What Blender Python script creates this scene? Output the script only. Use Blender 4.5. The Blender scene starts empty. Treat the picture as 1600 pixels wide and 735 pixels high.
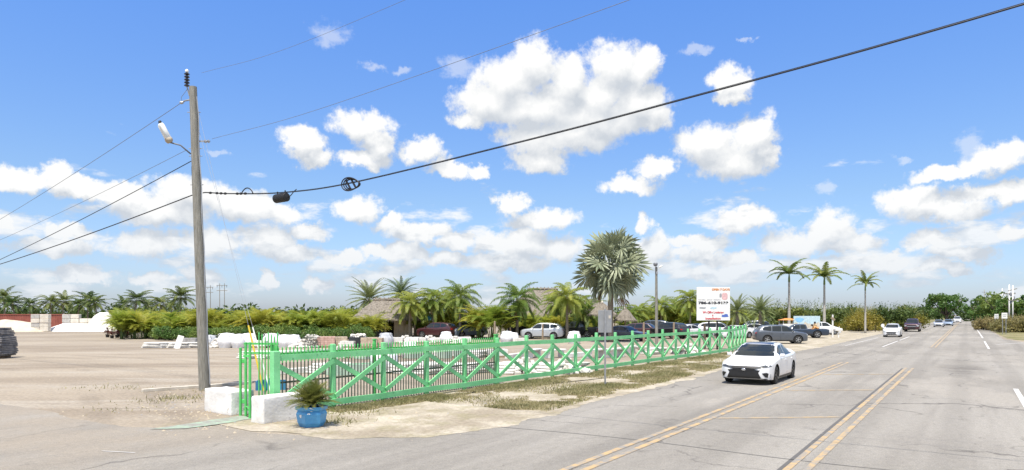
import bpy, bmesh, math, random
import numpy as np
from mathutils import Vector, Matrix, noise as mnoise
from mathutils.bvhtree import BVHTree

R = math.radians
rng = random.Random(7)
scene = bpy.context.scene
COL = scene.collection

# ------------------------------------------------------------------ camera, sky, sun, exposure
CAM_H = 2.5
FPX = 1070.0            # focal length in pixels of the 1600 px wide photograph
HOR = 492.0             # row of the horizon
cam_d = bpy.data.cameras.new('camera')
cam_d.sensor_width = 36.0
cam_d.lens = 36.0 * FPX / 1600.0
cam_d.shift_y = (HOR - 367.5) / 1600.0
cam_d.clip_start = 0.1
cam_d.clip_end = 9000.0
cam = bpy.data.objects.new('camera', cam_d)
COL.objects.link(cam)
cam.location = (0, 0, CAM_H)
cam.rotation_euler = (R(90), 0, 0)
scene.camera = cam

SUN_TRAVEL = Vector((0.12, 0.40, -1.0)).normalized()
EXPOSURE = 0.68
vs = scene.view_settings
vs.view_transform = 'Standard'
vs.look = 'None'
vs.gamma = 1.0
vs.use_curve_mapping = False
vs.exposure = EXPOSURE

sun_d = bpy.data.lights.new('sun', 'SUN')
sun_d.energy = 4.3
sun_d.angle = R(0.53)
sun_d.color = (1.0, 0.93, 0.82)
sun = bpy.data.objects.new('sun', sun_d)
COL.objects.link(sun)
sun.location = (0, 0, 60)
sun.rotation_euler = SUN_TRAVEL.to_track_quat('-Z', 'Y').to_euler()

# cumulus clouds: centre and radii given in picture pixels, turned into azimuth / elevation
CLOUDS = [
 (835,97,40,42),(795,128,60,45),(760,158,58,36),(880,130,44,44),(960,106,46,46),(1005,108,36,34),(935,150,60,40),
 (1000,160,55,40),(830,170,110,34),(930,185,110,32),(1020,180,38,26),(735,190,30,16),(840,215,60,34),(900,212,80,30),
 (845,250,48,24),
 (1100,222,50,34),(1182,216,40,36),(1145,248,75,34),(1205,240,26,22),(1028,262,34,18),(985,290,44,17),
 (1140,128,40,26),(1140,152,26,15),
 (470,222,42,26),(490,245,32,18),(568,196,52,25),(588,228,32,24),(570,250,46,16),(662,236,34,20),(705,262,40,15),(745,264,18,14),
 (30,282,50,24),(85,270,38,24),(120,294,60,16),(190,308,55,20),(290,302,70,28),(250,330,100,24),(370,322,80,26),(440,335,30,18),
 (10,345,22,14),(110,362,55,16),(90,385,90,18),(230,380,70,26),(330,378,60,24),(420,372,45,30),(480,362,45,16),(450,395,70,16),
 (556,324,40,24),(610,348,30,14),(655,364,52,18),(530,402,36,14),(590,398,40,12),(632,394,38,18),
 (714,374,36,17),(800,317,24,18),(845,344,56,20),(800,380,74,24),(880,390,40,24),(700,404,60,14),(790,410,90,16),
 (1298,358,46,30),(1250,380,80,24),(1330,382,50,18),(1160,346,58,20),(1095,378,52,16),(1100,402,70,14),(1006,350,18,13),(1022,388,30,28),(1155,405,36,14),
 (1420,312,48,25),(1470,330,80,20),(1560,245,66,24),(1480,272,82,14),(1560,302,90,18),(1585,362,30,14),
 (1460,378,52,18),(1500,396,70,14),(1370,408,90,14),(1460,418,60,10),
 (120,432,62,15),(240,436,42,13),(318,430,34,20),(420,438,14,14),(500,447,28,12),(1085,430,20,9),
]
WISPS = [(520,54,36,22),(582,103,16,9),(1090,77,26,9),(716,104,30,22),(1510,226,34,20),(1413,250,20,7),(1290,296,22,13),(625,108,20,7),(1165,60,9,4),(340,230,14,6)]

def build_world():
    w = bpy.data.worlds.new('World')
    scene.world = w
    w.use_nodes = True
    w.cycles.sampling_method = 'MANUAL'
    w.cycles.sample_map_resolution = 512
    nt = w.node_tree
    N, L = nt.nodes, nt.links
    N.clear()
    out = N.new('ShaderNodeOutputWorld')
    bg = N.new('ShaderNodeBackground')
    bg.inputs['Strength'].default_value = 0.10
    sky = N.new('ShaderNodeTexSky')
    sky.sky_type = 'NISHITA'
    sky.sun_disc = False
    t = -SUN_TRAVEL
    sky.sun_elevation = math.asin(t.z)
    sky.sun_rotation = math.atan2(t.x, t.y)
    sky.air_density = 1.15
    sky.dust_density = 0.7
    sky.ozone_density = 2.2
    tc = N.new('ShaderNodeTexCoord')
    sep = N.new('ShaderNodeSeparateXYZ'); L.new(tc.outputs['Generated'], sep.inputs[0])
    def math_(op, a, b=None, c=None, clamp=False):
        n = N.new('ShaderNodeMath'); n.operation = op; n.use_clamp = clamp
        for i, v in enumerate((a, b, c)):
            if v is None: continue
            if isinstance(v, (int, float)): n.inputs[i].default_value = v
            else: L.new(v, n.inputs[i])
        return n.outputs[0]
    def vmath(op, a, b=None, c=None):
        n = N.new('ShaderNodeVectorMath'); n.operation = op
        for i, v in enumerate((a, b, c)):
            if v is None: continue
            if isinstance(v, (tuple, list)): n.inputs[i].default_value = v
            else: L.new(v, n.inputs[i])
        return n.outputs['Value'] if op == 'LENGTH' else n.outputs[0]
    az = math_('ARCTAN2', sep.outputs[0], sep.outputs[1])
    el = math_('ARCSINE', sep.outputs[2])
    comb = N.new('ShaderNodeCombineXYZ'); L.new(az, comb.inputs[0]); L.new(el, comb.inputs[1])
    p0 = comb.outputs[0]
    def noise_(vec, scale, detail, rough=0.55, stretch=None):
        if stretch: vec = vmath('MULTIPLY', vec, stretch)
        n = N.new('ShaderNodeTexNoise'); n.noise_dimensions = '2D'
        n.inputs['Scale'].default_value = scale; n.inputs['Detail'].default_value = detail
        n.inputs['Roughness'].default_value = rough
        L.new(vec, n.inputs['Vector'])
        return n
    def blob(cx, cy, rx, ry):
        X = (cx-800)/FPX; Z = (HOR-cy)/FPX
        a = math.atan(X); e = math.atan(Z/math.sqrt(1+X*X))
        ra = rx/FPX*math.cos(a)**2; re = ry/FPX*math.cos(a)*math.cos(e)**2
        return a, e, ra, re
    def field(p, blobs):
        cur = None
        for b in blobs:
            a, e, ra, re = blob(*b)
            v = vmath('MULTIPLY_ADD', p, (1/ra, 1/re, 0), (-a/ra, -e/re, 0))
            d = vmath('LENGTH', v)
            if cur is None: cur = d
            else:
                n = N.new('ShaderNodeMath'); n.operation = 'SMOOTH_MIN'
                L.new(cur, n.inputs[0]); L.new(d, n.inputs[1]); n.inputs[2].default_value = 0.22
                cur = n.outputs[0]
        return cur
    def warped(shift):
        p = vmath('ADD', p0, shift) if shift else p0
        n = noise_(p, 20.0, 8.0, 0.62)
        off = vmath('SUBTRACT', n.outputs['Color'], (0.5, 0.5, 0.5))
        off = vmath('MULTIPLY', off, (0.060, 0.044, 0.0))
        pw = vmath('ADD', p, off)
        f = field(pw, CLOUDS)
        f0 = f
        nn = noise_(p, 38.0, 8.0, 0.66)
        f = math_('ADD', f, math_('MULTIPLY', math_('SUBTRACT', nn.outputs['Fac'], 0.5), 0.95))
        # the far bank of small clouds low over the horizon, all the way round
        bk = noise_(p, 8.0, 9.0, 0.60, (1.0, 3.0, 1.0))
        e_ = N.new('ShaderNodeSeparateXYZ'); L.new(p, e_.inputs[0])
        hgt = math_('ABSOLUTE', math_('SUBTRACT', e_.outputs[1], 0.070))
        g = math_('ADD', math_('MULTIPLY', hgt, 9.0), math_('MULTIPLY', math_('SUBTRACT', 0.512, bk.outputs['Fac']), 5.0))
        g = math_('ADD', g, 0.80)
        return math_('MINIMUM', f, g), pw, f, g, math_('MINIMUM', f0, g)
    fA, pw, fX, gX, sA = warped(None)
    fB, _, _, _, sB = warped((-0.008, 0.026, 0.0))
    def ramp(v, lo, hi):
        n = N.new('ShaderNodeMapRange'); n.interpolation_type = 'SMOOTHSTEP'
        n.inputs['From Min'].default_value = lo; n.inputs['From Max'].default_value = hi
        n.inputs['To Min'].default_value = 1.0; n.inputs['To Max'].default_value = 0.0
        L.new(v, n.inputs['Value'])
        return n.outputs[0]
    dens = math_('MAXIMUM', ramp(fX, 0.66, 1.18), math_('MULTIPLY', ramp(gX, 0.35, 1.25), 0.9))
    lit = math_('ADD', math_('MULTIPLY', math_('SUBTRACT', sB, sA), 0.85), math_('MULTIPLY', math_('SUBTRACT', fB, fA), 0.22))
    lit = math_('ADD', lit, 0.46, clamp=True)
    core = ramp(fA, 0.1, 1.0)
    wf = field(pw, WISPS)
    wn = noise_(p0, 40.0, 6.0, 0.65, (1.0, 1.6, 1.0))
    wf = math_('ADD', wf, math_('MULTIPLY', math_('SUBTRACT', wn.outputs['Fac'], 0.5), 1.6))
    wd = math_('MULTIPLY', ramp(wf, 0.3, 1.15), 0.42)
    cw = 1.0 / 2**EXPOSURE / 0.10
    mixc = N.new('ShaderNodeMix'); mixc.data_type = 'RGBA'
    mixc.inputs['A'].default_value = (0.63*cw, 0.675*cw, 0.735*cw, 1)
    mixc.inputs['B'].default_value = (1.03*cw, 1.03*cw, 1.02*cw, 1)
    L.new(lit, mixc.inputs['Factor'])
    # clear sky: Nishita, its gradient cooled with height
    er = N.new('ShaderNodeMapRange'); er.inputs['From Min'].default_value = -0.05; er.inputs['From Max'].default_value = 0.45
    L.new(el, er.inputs['Value'])
    rampn = N.new('ShaderNodeValToRGB'); L.new(er.outputs[0], rampn.inputs[0])
    els = rampn.color_ramp.elements
    els[0].position = 0.10; els[0].color = SKY_TINT[0] + (1,)
    els[1].position = 0.95; els[1].color = SKY_TINT[2] + (1,)
    e3 = els.new(0.42); e3.color = SKY_TINT[1] + (1,)
    tint = N.new('ShaderNodeMix'); tint.data_type = 'RGBA'; tint.blend_type = 'MULTIPLY'
    tint.inputs['Factor'].default_value = 1.0
    L.new(rampn.outputs[0], tint.inputs['B'])
    L.new(sky.outputs[0], tint.inputs['A'])
    # clouds far away, low over the horizon, take on the colour of the air before them
    fade = N.new('ShaderNodeMapRange'); fade.inputs['From Min'].default_value = 0.0; fade.inputs['From Max'].default_value = 0.15
    fade.inputs['To Min'].default_value = 0.62; fade.inputs['To Max'].default_value = 0.0
    L.new(el, fade.inputs['Value'])
    mixh = N.new('ShaderNodeMix'); mixh.data_type = 'RGBA'
    L.new(fade.outputs[0], mixh.inputs['Factor']); L.new(mixc.outputs['Result'], mixh.inputs['A'])
    mixh.inputs['B'].default_value = (0.63*cw, 0.715*cw, 0.82*cw, 1)
    m1 = N.new('ShaderNodeMix'); m1.data_type = 'RGBA'
    L.new(wd, m1.inputs['Factor'])
    L.new(tint.outputs['Result'], m1.inputs['A'])
    m1.inputs['B'].default_value = (0.95*cw, 0.97*cw, 1.0*cw, 1)
    m2 = N.new('ShaderNodeMix'); m2.data_type = 'RGBA'
    L.new(dens, m2.inputs['Factor'])
    L.new(m1.outputs['Result'], m2.inputs['A'])
    L.new(mixh.outputs['Result'], m2.inputs['B'])
    L.new(m2.outputs['Result'], bg.inputs['Color'])
    # outside the view: unseen noise clouds added for ambient light; in front: the placed clouds
    bg0 = N.new('ShaderNodeBackground'); bg0.inputs['Strength'].default_value = 0.10
    rc = noise_(p0, 2.6, 5.0, 0.55, (1.0, 1.8, 1.0))
    rd = N.new('ShaderNodeMapRange'); rd.interpolation_type = 'SMOOTHSTEP'
    rd.inputs['From Min'].default_value = 0.44; rd.inputs['From Max'].default_value = 0.56
    L.new(rc.outputs['Fac'], rd.inputs['Value'])
    rm = math_('MULTIPLY', rd.outputs[0], math_('GREATER_THAN', el, 0.0))
    mr = N.new('ShaderNodeMix'); mr.data_type = 'RGBA'
    L.new(rm, mr.inputs['Factor']); L.new(tint.outputs['Result'], mr.inputs['A'])
    mr.inputs['B'].default_value = (0.98*cw, 0.98*cw, 0.98*cw, 1)
    L.new(mr.outputs['Result'], bg0.inputs['Color'])
    inside = math_('LESS_THAN', math_('ABSOLUTE', az), 0.85)
    inside = math_('MULTIPLY', inside, math_('GREATER_THAN', el, -0.01))
    inside = math_('MULTIPLY', inside, math_('LESS_THAN', el, 0.52))
    ms = N.new('ShaderNodeMixShader'); L.new(inside, ms.inputs[0])
    L.new(bg0.outputs[0], ms.inputs[1]); L.new(bg.outputs[0], ms.inputs[2])
    L.new(ms.outputs[0], out.inputs[0])
SKY_TINT = ((.68,.79,1.18), (.71,.83,1.04), (.64,.94,1.42))
build_world()

# ------------------------------------------------------------------ helpers
def P(px, py, z=0.0):
    """a picture pixel on the plane at height z"""
    Y = FPX*(CAM_H-z)/(py-HOR)
    return Vector(((px-800)/FPX*Y, Y, z))
def at(px, Y, z=0.0):
    return Vector(((px-800)/FPX*Y, Y, z))
def hz(py, Y):
    return CAM_H + (HOR-py)/FPX*Y
RD = Vector((0.5534, 0.8329, 0))          # direction of the road
RN = Vector((0.8329, -0.5534, 0))         # to its right
def road(s, u, z=0.0):
    v = RD*s + RN*u
    return Vector((v.x, v.y, z))
def road_su(v):
    return v.x*RD.x+v.y*RD.y, v.x*RN.x+v.y*RN.y

class MB:
    """collects simple shapes and links them as ONE mesh object"""
    def __init__(s): s.v = []; s.f = []; s.m = []
    def add(s, verts, faces, mi=0):
        o = len(s.v)
        s.v.extend([tuple(v) for v in verts])
        s.f.extend([tuple(i+o for i in f) for f in faces]); s.m.extend([mi]*len(faces))
    def box(s, c, size, mi=0, rot=None, taper=1.0, bev=0.0):
        x, y, z = size[0]/2, size[1]/2, size[2]/2
        if bev > 0:
            b = min(bev, x*.45, y*.45, z*.45)
            rings = []
            for zz, ins in ((-z, b), (-z+b, 0), (z-b, 0), (z, b)):
                xi, yi = x-ins, y-ins
                rings.append([(-xi+b, -yi, zz), (xi-b, -yi, zz), (xi, -yi+b, zz), (xi, yi-b, zz), (xi-b, yi, zz), (-xi+b, yi, zz), (-xi, yi-b, zz), (-xi, -yi+b, zz)])
            vs_ = [p for r in rings for p in r]
            fs = [tuple(range(7, -1, -1)), tuple(range(24, 32))]
            for k in range(3):
                for i in range(8):
                    j = (i+1) % 8
                    fs.append((k*8+i, k*8+j, k*8+8+j, k*8+8+i))
        else:
            t = taper
            vs_ = [(-x,-y,-z),(x,-y,-z),(x,y,-z),(-x,y,-z),(-x*t,-y*t,z),(x*t,-y*t,z),(x*t,y*t,z),(-x*t,y*t,z)]
            fs = [(0,3,2,1),(4,5,6,7),(0,1,5,4),(1,2,6,5),(2,3,7,6),(3,0,4,7)]
        M = Matrix.Translation(Vector(c))
        if rot is not None:
            M = M @ (rot.to_4x4() if not isinstance(rot, (int, float)) else Matrix.Rotation(rot, 4, 'Z'))
        s.add([M @ Vector(v) for v in vs_], fs, mi)
    def beam(s, a, b, w, h, mi=0, up=Vector((0,0,1))):
        """rectangular bar from a to b; w sideways, h along up"""
        a = Vector(a); b = Vector(b); d = (b-a); Ln = d.length; d.normalize()
        side = d.cross(up)
        if side.length < 1e-5: side = Vector((1,0,0))
        side.normalize(); u2 = side.cross(d)
        vs_ = []
        for q in (a, b):
            for (i, j) in ((-1,-1),(1,-1),(1,1),(-1,1)):
                vs_.append(q + side*(i*w/2) + u2*(j*h/2))
        s.add(vs_, [(0,3,2,1),(4,5,6,7),(0,1,5,4),(1,2,6,5),(2,3,7,6),(3,0,4,7)], mi)
    def tube(s, pts, rad, n=8, mi=0, cap=True):
        pts = [Vector(p) for p in pts]
        if isinstance(rad, (int, float)): rad = [rad]*len(pts)
        vs_ = []; fs = []
        pu = None
        for i, p in enumerate(pts):
            d = (pts[min(i+1, len(pts)-1)] - pts[max(i-1, 0)]).normalized()
            if pu is None:
                pu = d.orthogonal().normalized()
            else:
                pu = (pu - d*pu.dot(d))
                pu = pu.normalized() if pu.length > 1e-6 else d.orthogonal().normalized()
            w = d.cross(pu)
            for k in range(n):
                a = 2*math.pi*k/n
                vs_.append(p + (pu*math.cos(a)+w*math.sin(a))*rad[i])
        for i in range(len(pts)-1):
            for k in range(n):
                j = (k+1) % n
                fs.append((i*n+k, i*n+j, (i+1)*n+j, (i+1)*n+k))
        if cap:
            fs.append(tuple(range(n-1, -1, -1))); fs.append(tuple((len(pts)-1)*n+k for k in range(n)))
        s.add(vs_, fs, mi)
    def lathe(s, prof, n=16, mi=0, axis='Z', c=(0,0,0), a0=0.0, cap=True):
        c = Vector(c); vs_ = []; fs = []
        for (r, z) in prof:
            for k in range(n):
                a = a0+2*math.pi*k/n
                x, y = r*math.cos(a), r*math.sin(a)
                v = (x, y, z) if axis == 'Z' else ((x, z, y) if axis == 'Y' else (z, x, y))
                vs_.append(c+Vector(v))
        for i in range(len(prof)-1):
            for k in range(n):
                j = (k+1) % n
                fs.append((i*n+k, i*n+j, (i+1)*n+j, (i+1)*n+k))
        if cap: fs.append(tuple(range(n-1, -1, -1))); fs.append(tuple((len(prof)-1)*n+k for k in range(n)))
        s.add(vs_, fs, mi)
    def mesh(s, name, mats, smooth=False):
        me = bpy.data.meshes.new(name)
        me.from_pydata(s.v, [], s.f)
        for m in (mats if isinstance(mats, (list, tuple)) else [mats]): me.materials.append(m)
        if len(set(s.m)) > 1:
            me.polygons.foreach_set('material_index', s.m)
        if smooth:
            me.polygons.foreach_set('use_smooth', [True]*len(s.f))
        me.validate(); me.update()
        return me
    def build(s, name, mats, parent=None, smooth=False, sharp=None):
        me = s.mesh(name, mats, smooth)
        if smooth and sharp: sharpen(me, sharp)
        return link(name, me, parent)

def sharpen(me, deg):
    try: me.set_sharp_from_angle(angle=R(deg))
    except Exception: pass
def link(name, me, parent=None):
    o = bpy.data.objects.new(name, me); COL.objects.link(o)
    if parent is not None: o.parent = parent
    return o
def tag(o, label=None, cat=None, group=None, kind=None):
    if label: o['label'] = label
    if cat: o['category'] = cat
    if group: o['group'] = group
    if kind: o['kind'] = kind
    return o
def thing(name, label, cat, loc=(0,0,0), rotz=0.0, group=None):
    o = bpy.data.objects.new(name, None); COL.objects.link(o)
    o.empty_display_size = 0.2
    o.location = loc; o.rotation_euler = (0, 0, rotz)
    return tag(o, label, cat, group)
def dup(root, loc, rotz=0.0, label=None, group=None, scale=None):
    r = root.copy(); COL.objects.link(r)
    r.location = loc; r.rotation_euler = (0, 0, rotz)
    if scale: r.scale = (scale, scale, scale)
    if label: r['label'] = label
    if group: r['group'] = group
    for ch in list(root.children):
        c = ch.copy(); COL.objects.link(c); c.parent = r
        for g in ch.children:
            d = g.copy(); COL.objects.link(d); d.parent = c
    return r
ORD = ['first','second','third','fourth','fifth','sixth','seventh','eighth','ninth','tenth','eleventh','twelfth','thirteenth','fourteenth','fifteenth','sixteenth','seventeenth','eighteenth','nineteenth','twentieth']

# ------------------------------------------------------------------ materials
def new_mat(name):
    m = bpy.data.materials.new(name); m.use_nodes = True
    nt = m.node_tree; b = nt.nodes['Principled BSDF']
    return m, nt, b
def pm(name, col, rough=0.6, var=0.12, scale=6.0, bump=0.0, metal=0.0, spec=0.5, coat=0.0, col2=None, detail=4.0, bscale=None, objrand=0.0, stretch=None, flecks=None):
    m, nt, b = new_mat(name)
    N, L = nt.nodes, nt.links
    b.inputs['Roughness'].default_value = rough
    b.inputs['Metallic'].default_value = metal
    b.inputs['Specular IOR Level'].default_value = spec
    b.inputs['Coat Weight'].default_value = coat
    b.inputs['Coat Roughness'].default_value = 0.05
    tc = N.new('ShaderNodeTexCoord'); vec = tc.outputs['Object']
    if stretch:
        mp = N.new('ShaderNodeMapping'); mp.inputs['Scale'].default_value = stretch
        L.new(vec, mp.inputs[0]); vec = mp.outputs[0]
    n = N.new('ShaderNodeTexNoise'); n.inputs['Scale'].default_value = scale; n.inputs['Detail'].default_value = detail
    n.inputs['Roughness'].default_value = 0.6
    L.new(vec, n.inputs['Vector'])
    mx = N.new('ShaderNodeMix'); mx.data_type = 'RGBA'
    c2 = col2 if col2 else tuple(c*(1+var) for c in col)
    c1 = col if col2 else tuple(c*(1-var) for c in col)
    mx.inputs['A'].default_value = tuple(c1)+(1,); mx.inputs['B'].default_value = tuple(c2)+(1,)
    rp = N.new('ShaderNodeMapRange'); rp.inputs['From Min'].default_value = 0.33; rp.inputs['From Max'].default_value = 0.67
    L.new(n.outputs['Fac'], rp.inputs['Value']); L.new(rp.outputs[0], mx.inputs['Factor'])
    colout = mx.outputs['Result']
    if flecks:                       # chips and stains: colour, threshold, scale
        for fc, th, fs_ in flecks:
            fn = N.new('ShaderNodeTexNoise'); fn.inputs['Scale'].default_value = fs_; fn.inputs['Detail'].default_value = 7; fn.inputs['Roughness'].default_value = 0.7
            L.new(vec, fn.inputs['Vector'])
            fr = N.new('ShaderNodeMapRange'); fr.inputs['From Min'].default_value = th; fr.inputs['From Max'].default_value = th+0.04
            fr.inputs['To Max'].default_value = 0.75; L.new(fn.outputs['Fac'], fr.inputs['Value'])
            fm = N.new('ShaderNodeMix'); fm.data_type = 'RGBA'; L.new(fr.outputs[0], fm.inputs['Factor'])
            L.new(colout, fm.inputs['A']); fm.inputs['B'].default_value = tuple(fc)+(1,); colout = fm.outputs['Result']
    if objrand > 0:
        oi = N.new('ShaderNodeObjectInfo')
        hs = N.new('ShaderNodeHueSaturation')
        r1 = N.new('ShaderNodeMapRange'); r1.inputs['To Min'].default_value = 1-objrand; r1.inputs['To Max'].default_value = 1+objrand
        L.new(oi.outputs['Random'], r1.inputs['Value']); L.new(r1.outputs[0], hs.inputs['Value'])
        r2 = N.new('ShaderNodeMapRange'); r2.inputs['To Min'].default_value = 0.5+objrand*.10; r2.inputs['To Max'].default_value = 0.5-objrand*.10
        L.new(oi.outputs['Random'], r2.inputs['Value']); L.new(r2.outputs[0], hs.inputs['Hue'])
        L.new(colout, hs.inputs['Color']); colout = hs.outputs['Color']
    L.new(colout, b.inputs['Base Color'])
    if bump > 0:
        n2 = N.new('ShaderNodeTexNoise'); n2.inputs['Scale'].default_value = bscale or scale*4; n2.inputs['Detail'].default_value = 5
        L.new(vec, n2.inputs['Vector'])
        bp = N.new('ShaderNodeBump'); bp.inputs['Strength'].default_value = bump; bp.inputs['Distance'].default_value = 0.02
        L.new(n2.outputs['Fac'], bp.inputs['Height']); L.new(bp.outputs[0], b.inputs['Normal'])
    return m
def leaf(name, c1, c2, scale=1.2, trans=0.35, objrand=0.25, gloss=0.35):
    m = pm(name, c1, rough=0.5, scale=scale, col2=c2, objrand=objrand, spec=gloss)
    nt = m.node_tree; N, L = nt.nodes, nt.links
    b = N['Principled BSDF']
    src = b.inputs['Base Color'].links[0].from_socket
    tr = N.new('ShaderNodeBsdfTranslucent'); L.new(src, tr.inputs['Color'])
    ms = N.new('ShaderNodeMixShader'); ms.inputs[0].default_value = trans
    out = N['Material Output']
    L.new(b.outputs[0], ms.inputs[1]); L.new(tr.outputs[0], ms.inputs[2]); L.new(ms.outputs[0], out.inputs['Surface'])
    return m

M = {}
M['fence'] = pm('green_fence_paint', (0.155,0.52,0.21), rough=0.6, scale=2.2, col2=(0.235,0.65,0.30), bump=0.2, bscale=24, detail=8, flecks=[((0.30,0.36,0.27), 0.64, 7.0), ((0.09,0.27,0.12), 0.63, 2.3)])
M['iron'] = pm('green_iron_paint', (0.075,0.43,0.10), rough=0.45, scale=4.0, col2=(0.11,0.52,0.14))
M['picket'] = pm('dark_iron_picket', (0.06,0.095,0.07), rough=0.5, scale=3.0, col2=(0.105,0.12,0.095))
M['wood_pole'] = pm('weathered_pole_wood', (0.15,0.145,0.12), rough=0.9, scale=5.0, col2=(0.29,0.28,0.245), bump=0.5, stretch=(6,6,0.5), bscale=20)
M['steel'] = pm('galvanised_steel', (0.38,0.39,0.40), rough=0.42, metal=0.7, var=0.15, scale=8)
M['sign_back'] = pm('bare_aluminium_sign', (0.30,0.31,0.315), rough=0.5, metal=0.35, var=0.10, scale=5)
M['dark'] = pm('black_rubber', (0.012,0.012,0.013), rough=0.55, var=0.2)
M['cable'] = pm('black_cable', (0.01,0.01,0.012), rough=0.5, var=0.2)
M['wire'] = pm('aged_aluminium_wire', (0.16,0.17,0.19), rough=0.5, var=0.2)
M['pale_wire'] = pm('pale_bare_wire', (0.34,0.36,0.39), rough=0.4, var=0.1)
M['ceramic'] = pm('dark_glazed_insulator', (0.025,0.025,0.035), rough=0.25, var=0.3)
M['white_plastic'] = pm('white_lamp_plastic', (0.72,0.73,0.70), rough=0.4, var=0.08)
M['concrete_white'] = pm('whitewashed_concrete', (0.60,0.59,0.56), rough=0.85, scale=1.8, col2=(0.82,0.82,0.80), bump=0.4, bscale=18, detail=8, flecks=[((0.40,0.37,0.31), 0.62, 2.6), ((0.30,0.28,0.24), 0.67, 7.0)])
M['concrete'] = pm('grey_concrete', (0.33,0.32,0.30), rough=0.9, scale=3.0, col2=(0.48,0.47,0.44), bump=0.4, bscale=20)
M['soil'] = pm('potting_soil', (0.03,0.02,0.015), rough=0.95, var=0.3, scale=20, bump=0.5)
M['bag'] = pm('white_woven_sack', (0.62,0.63,0.65), rough=0.75, scale=3.0, col2=(0.80,0.80,0.80), bump=0.5, bscale=9)
M['bag_grey'] = pm('greyed_woven_sack', (0.28,0.30,0.34), rough=0.8, scale=3.0, col2=(0.48,0.49,0.50), bump=0.5, bscale=9)
M['paver_white'] = pm('white_paver', (0.55,0.54,0.50), rough=0.85, scale=3, col2=(0.75,0.74,0.70), bump=0.3, objrand=0.12)
M['paver_pink'] = pm('pinkish_paver', (0.38,0.25,0.19), rough=0.85, scale=4, col2=(0.52,0.38,0.31), bump=0.3, objrand=0.12)
M['paver_tan'] = pm('tan_paver', (0.36,0.29,0.20), rough=0.85, scale=4, col2=(0.50,0.43,0.33), bump=0.3, objrand=0.12)
M['paver_grey'] = pm('grey_paver', (0.22,0.215,0.21), rough=0.85, scale=4, col2=(0.36,0.35,0.34), bump=0.3, objrand=0.12)
M['pallet'] = pm('pallet_wood', (0.20,0.14,0.09), rough=0.9, scale=5, col2=(0.33,0.25,0.17))
M['rubble'] = pm('pale_rubble', (0.42,0.40,0.36), rough=0.95, scale=2.5, col2=(0.70,0.68,0.63), bump=0.6, objrand=0.1)
M['flagstone'] = pm('dark_flagstone', (0.09,0.095,0.105), rough=0.9, scale=3.5, col2=(0.23,0.22,0.215), bump=0.6)
M['trough'] = pm('pale_green_trough', (0.32,0.47,0.36), rough=0.7, scale=3, col2=(0.52,0.62,0.52))
M['blue'] = pm('blue_glaze', (0.05,0.25,0.52), rough=0.4, scale=3, col2=(0.09,0.36,0.64))
M['teal'] = pm('teal_blue_paint', (0.02,0.14,0.27), rough=0.5, scale=3, col2=(0.04,0.20,0.34))
M['sand_pile'] = pm('heaped_sand', (0.44,0.38,0.29), rough=0.95, scale=0.8, col2=(0.57,0.51,0.41), bump=0.5, bscale=6)
M['gravel_pile'] = pm('heaped_white_gravel', (0.62,0.61,0.57), rough=0.95, scale=0.9, col2=(0.78,0.77,0.74), bump=0.7, bscale=6)
M['container'] = pm('rust_red_container', (0.23,0.065,0.045), rough=0.6, scale=1.2, col2=(0.31,0.10,0.07))
M['thatch'] = pm('palm_thatch', (0.12,0.105,0.085), rough=0.95, scale=2.0, col2=(0.26,0.23,0.19), bump=0.9, stretch=(3,3,1), bscale=12)
M['tarp'] = pm('dark_tarp', (0.02,0.023,0.027), rough=0.6, var=0.3, scale=3)
M['tan_wall'] = pm('tan_plaster', (0.42,0.34,0.24), rough=0.9, scale=2, col2=(0.52,0.44,0.33))
M['post_wood'] = pm('bare_timber', (0.20,0.15,0.10), rough=0.9, scale=5, col2=(0.34,0.27,0.19))
M['lumber'] = pm('pale_lumber', (0.42,0.38,0.31), rough=0.85, scale=4, col2=(0.6,0.56,0.48))
M['yellow'] = pm('yellow_plastic', (0.62,0.47,0.04), rough=0.45, var=0.1)
M['white'] = pm('white_paint', (0.74,0.74,0.72), rough=0.5, var=0.06, scale=4)
M['black'] = pm('black_print', (0.02,0.02,0.025), rough=0.6, var=0.1)
M['red_print'] = pm('red_print', (0.55,0.06,0.07), rough=0.6, var=0.1)
M['orange_print'] = pm('orange_print', (0.62,0.24,0.06), rough=0.6, var=0.1)
M['pink_print'] = pm('faded_pink_print', (0.62,0.40,0.40), rough=0.6, var=0.2, scale=8)
M['cyan_print'] = pm('faded_cyan_print', (0.44,0.58,0.64), rough=0.6, var=0.15, scale=8)
M['blue_print'] = pm('blue_print', (0.07,0.13,0.42), rough=0.6, var=0.2, scale=8)
M['grey_print'] = pm('faded_grey_print', (0.30,0.31,0.33), rough=0.6, var=0.2, scale=8)
# foliage
M['areca'] = leaf('areca_leaf', (0.17,0.25,0.03), (0.34,0.38,0.055), scale=0.7, trans=0.45, objrand=.15)
M['areca_y'] = leaf('yellow_areca_leaf', (0.25,0.29,0.035), (0.42,0.40,0.06), scale=0.8, trans=0.45, objrand=.15)
M['queen'] = leaf('green_palm_leaf', (0.125,0.21,0.035), (0.29,0.34,0.07), scale=0.8, trans=0.5)
M['date'] = leaf('greyish_date_palm_leaf', (0.11,0.16,0.055), (0.21,0.25,0.10), scale=0.8, trans=0.25)
M['coco'] = leaf('coconut_leaf', (0.050,0.095,0.022), (0.14,0.17,0.040), scale=0.5)
M['royal'] = leaf('royal_palm_leaf', (0.08,0.14,0.025), (0.22,0.25,0.055), scale=0.7)
M['bismarck'] = leaf('silver_fan_leaf', (0.215,0.26,0.165), (0.41,0.435,0.285), scale=0.6, trans=0.2, objrand=0.05)
M['dead'] = leaf('dead_palm_leaf', (0.23,0.15,0.075), (0.36,0.26,0.15), scale=0.8, trans=0.2)
M['shrub'] = leaf('dark_shrub_leaf', (0.085,0.165,0.032), (0.17,0.25,0.06), scale=0.8)
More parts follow.
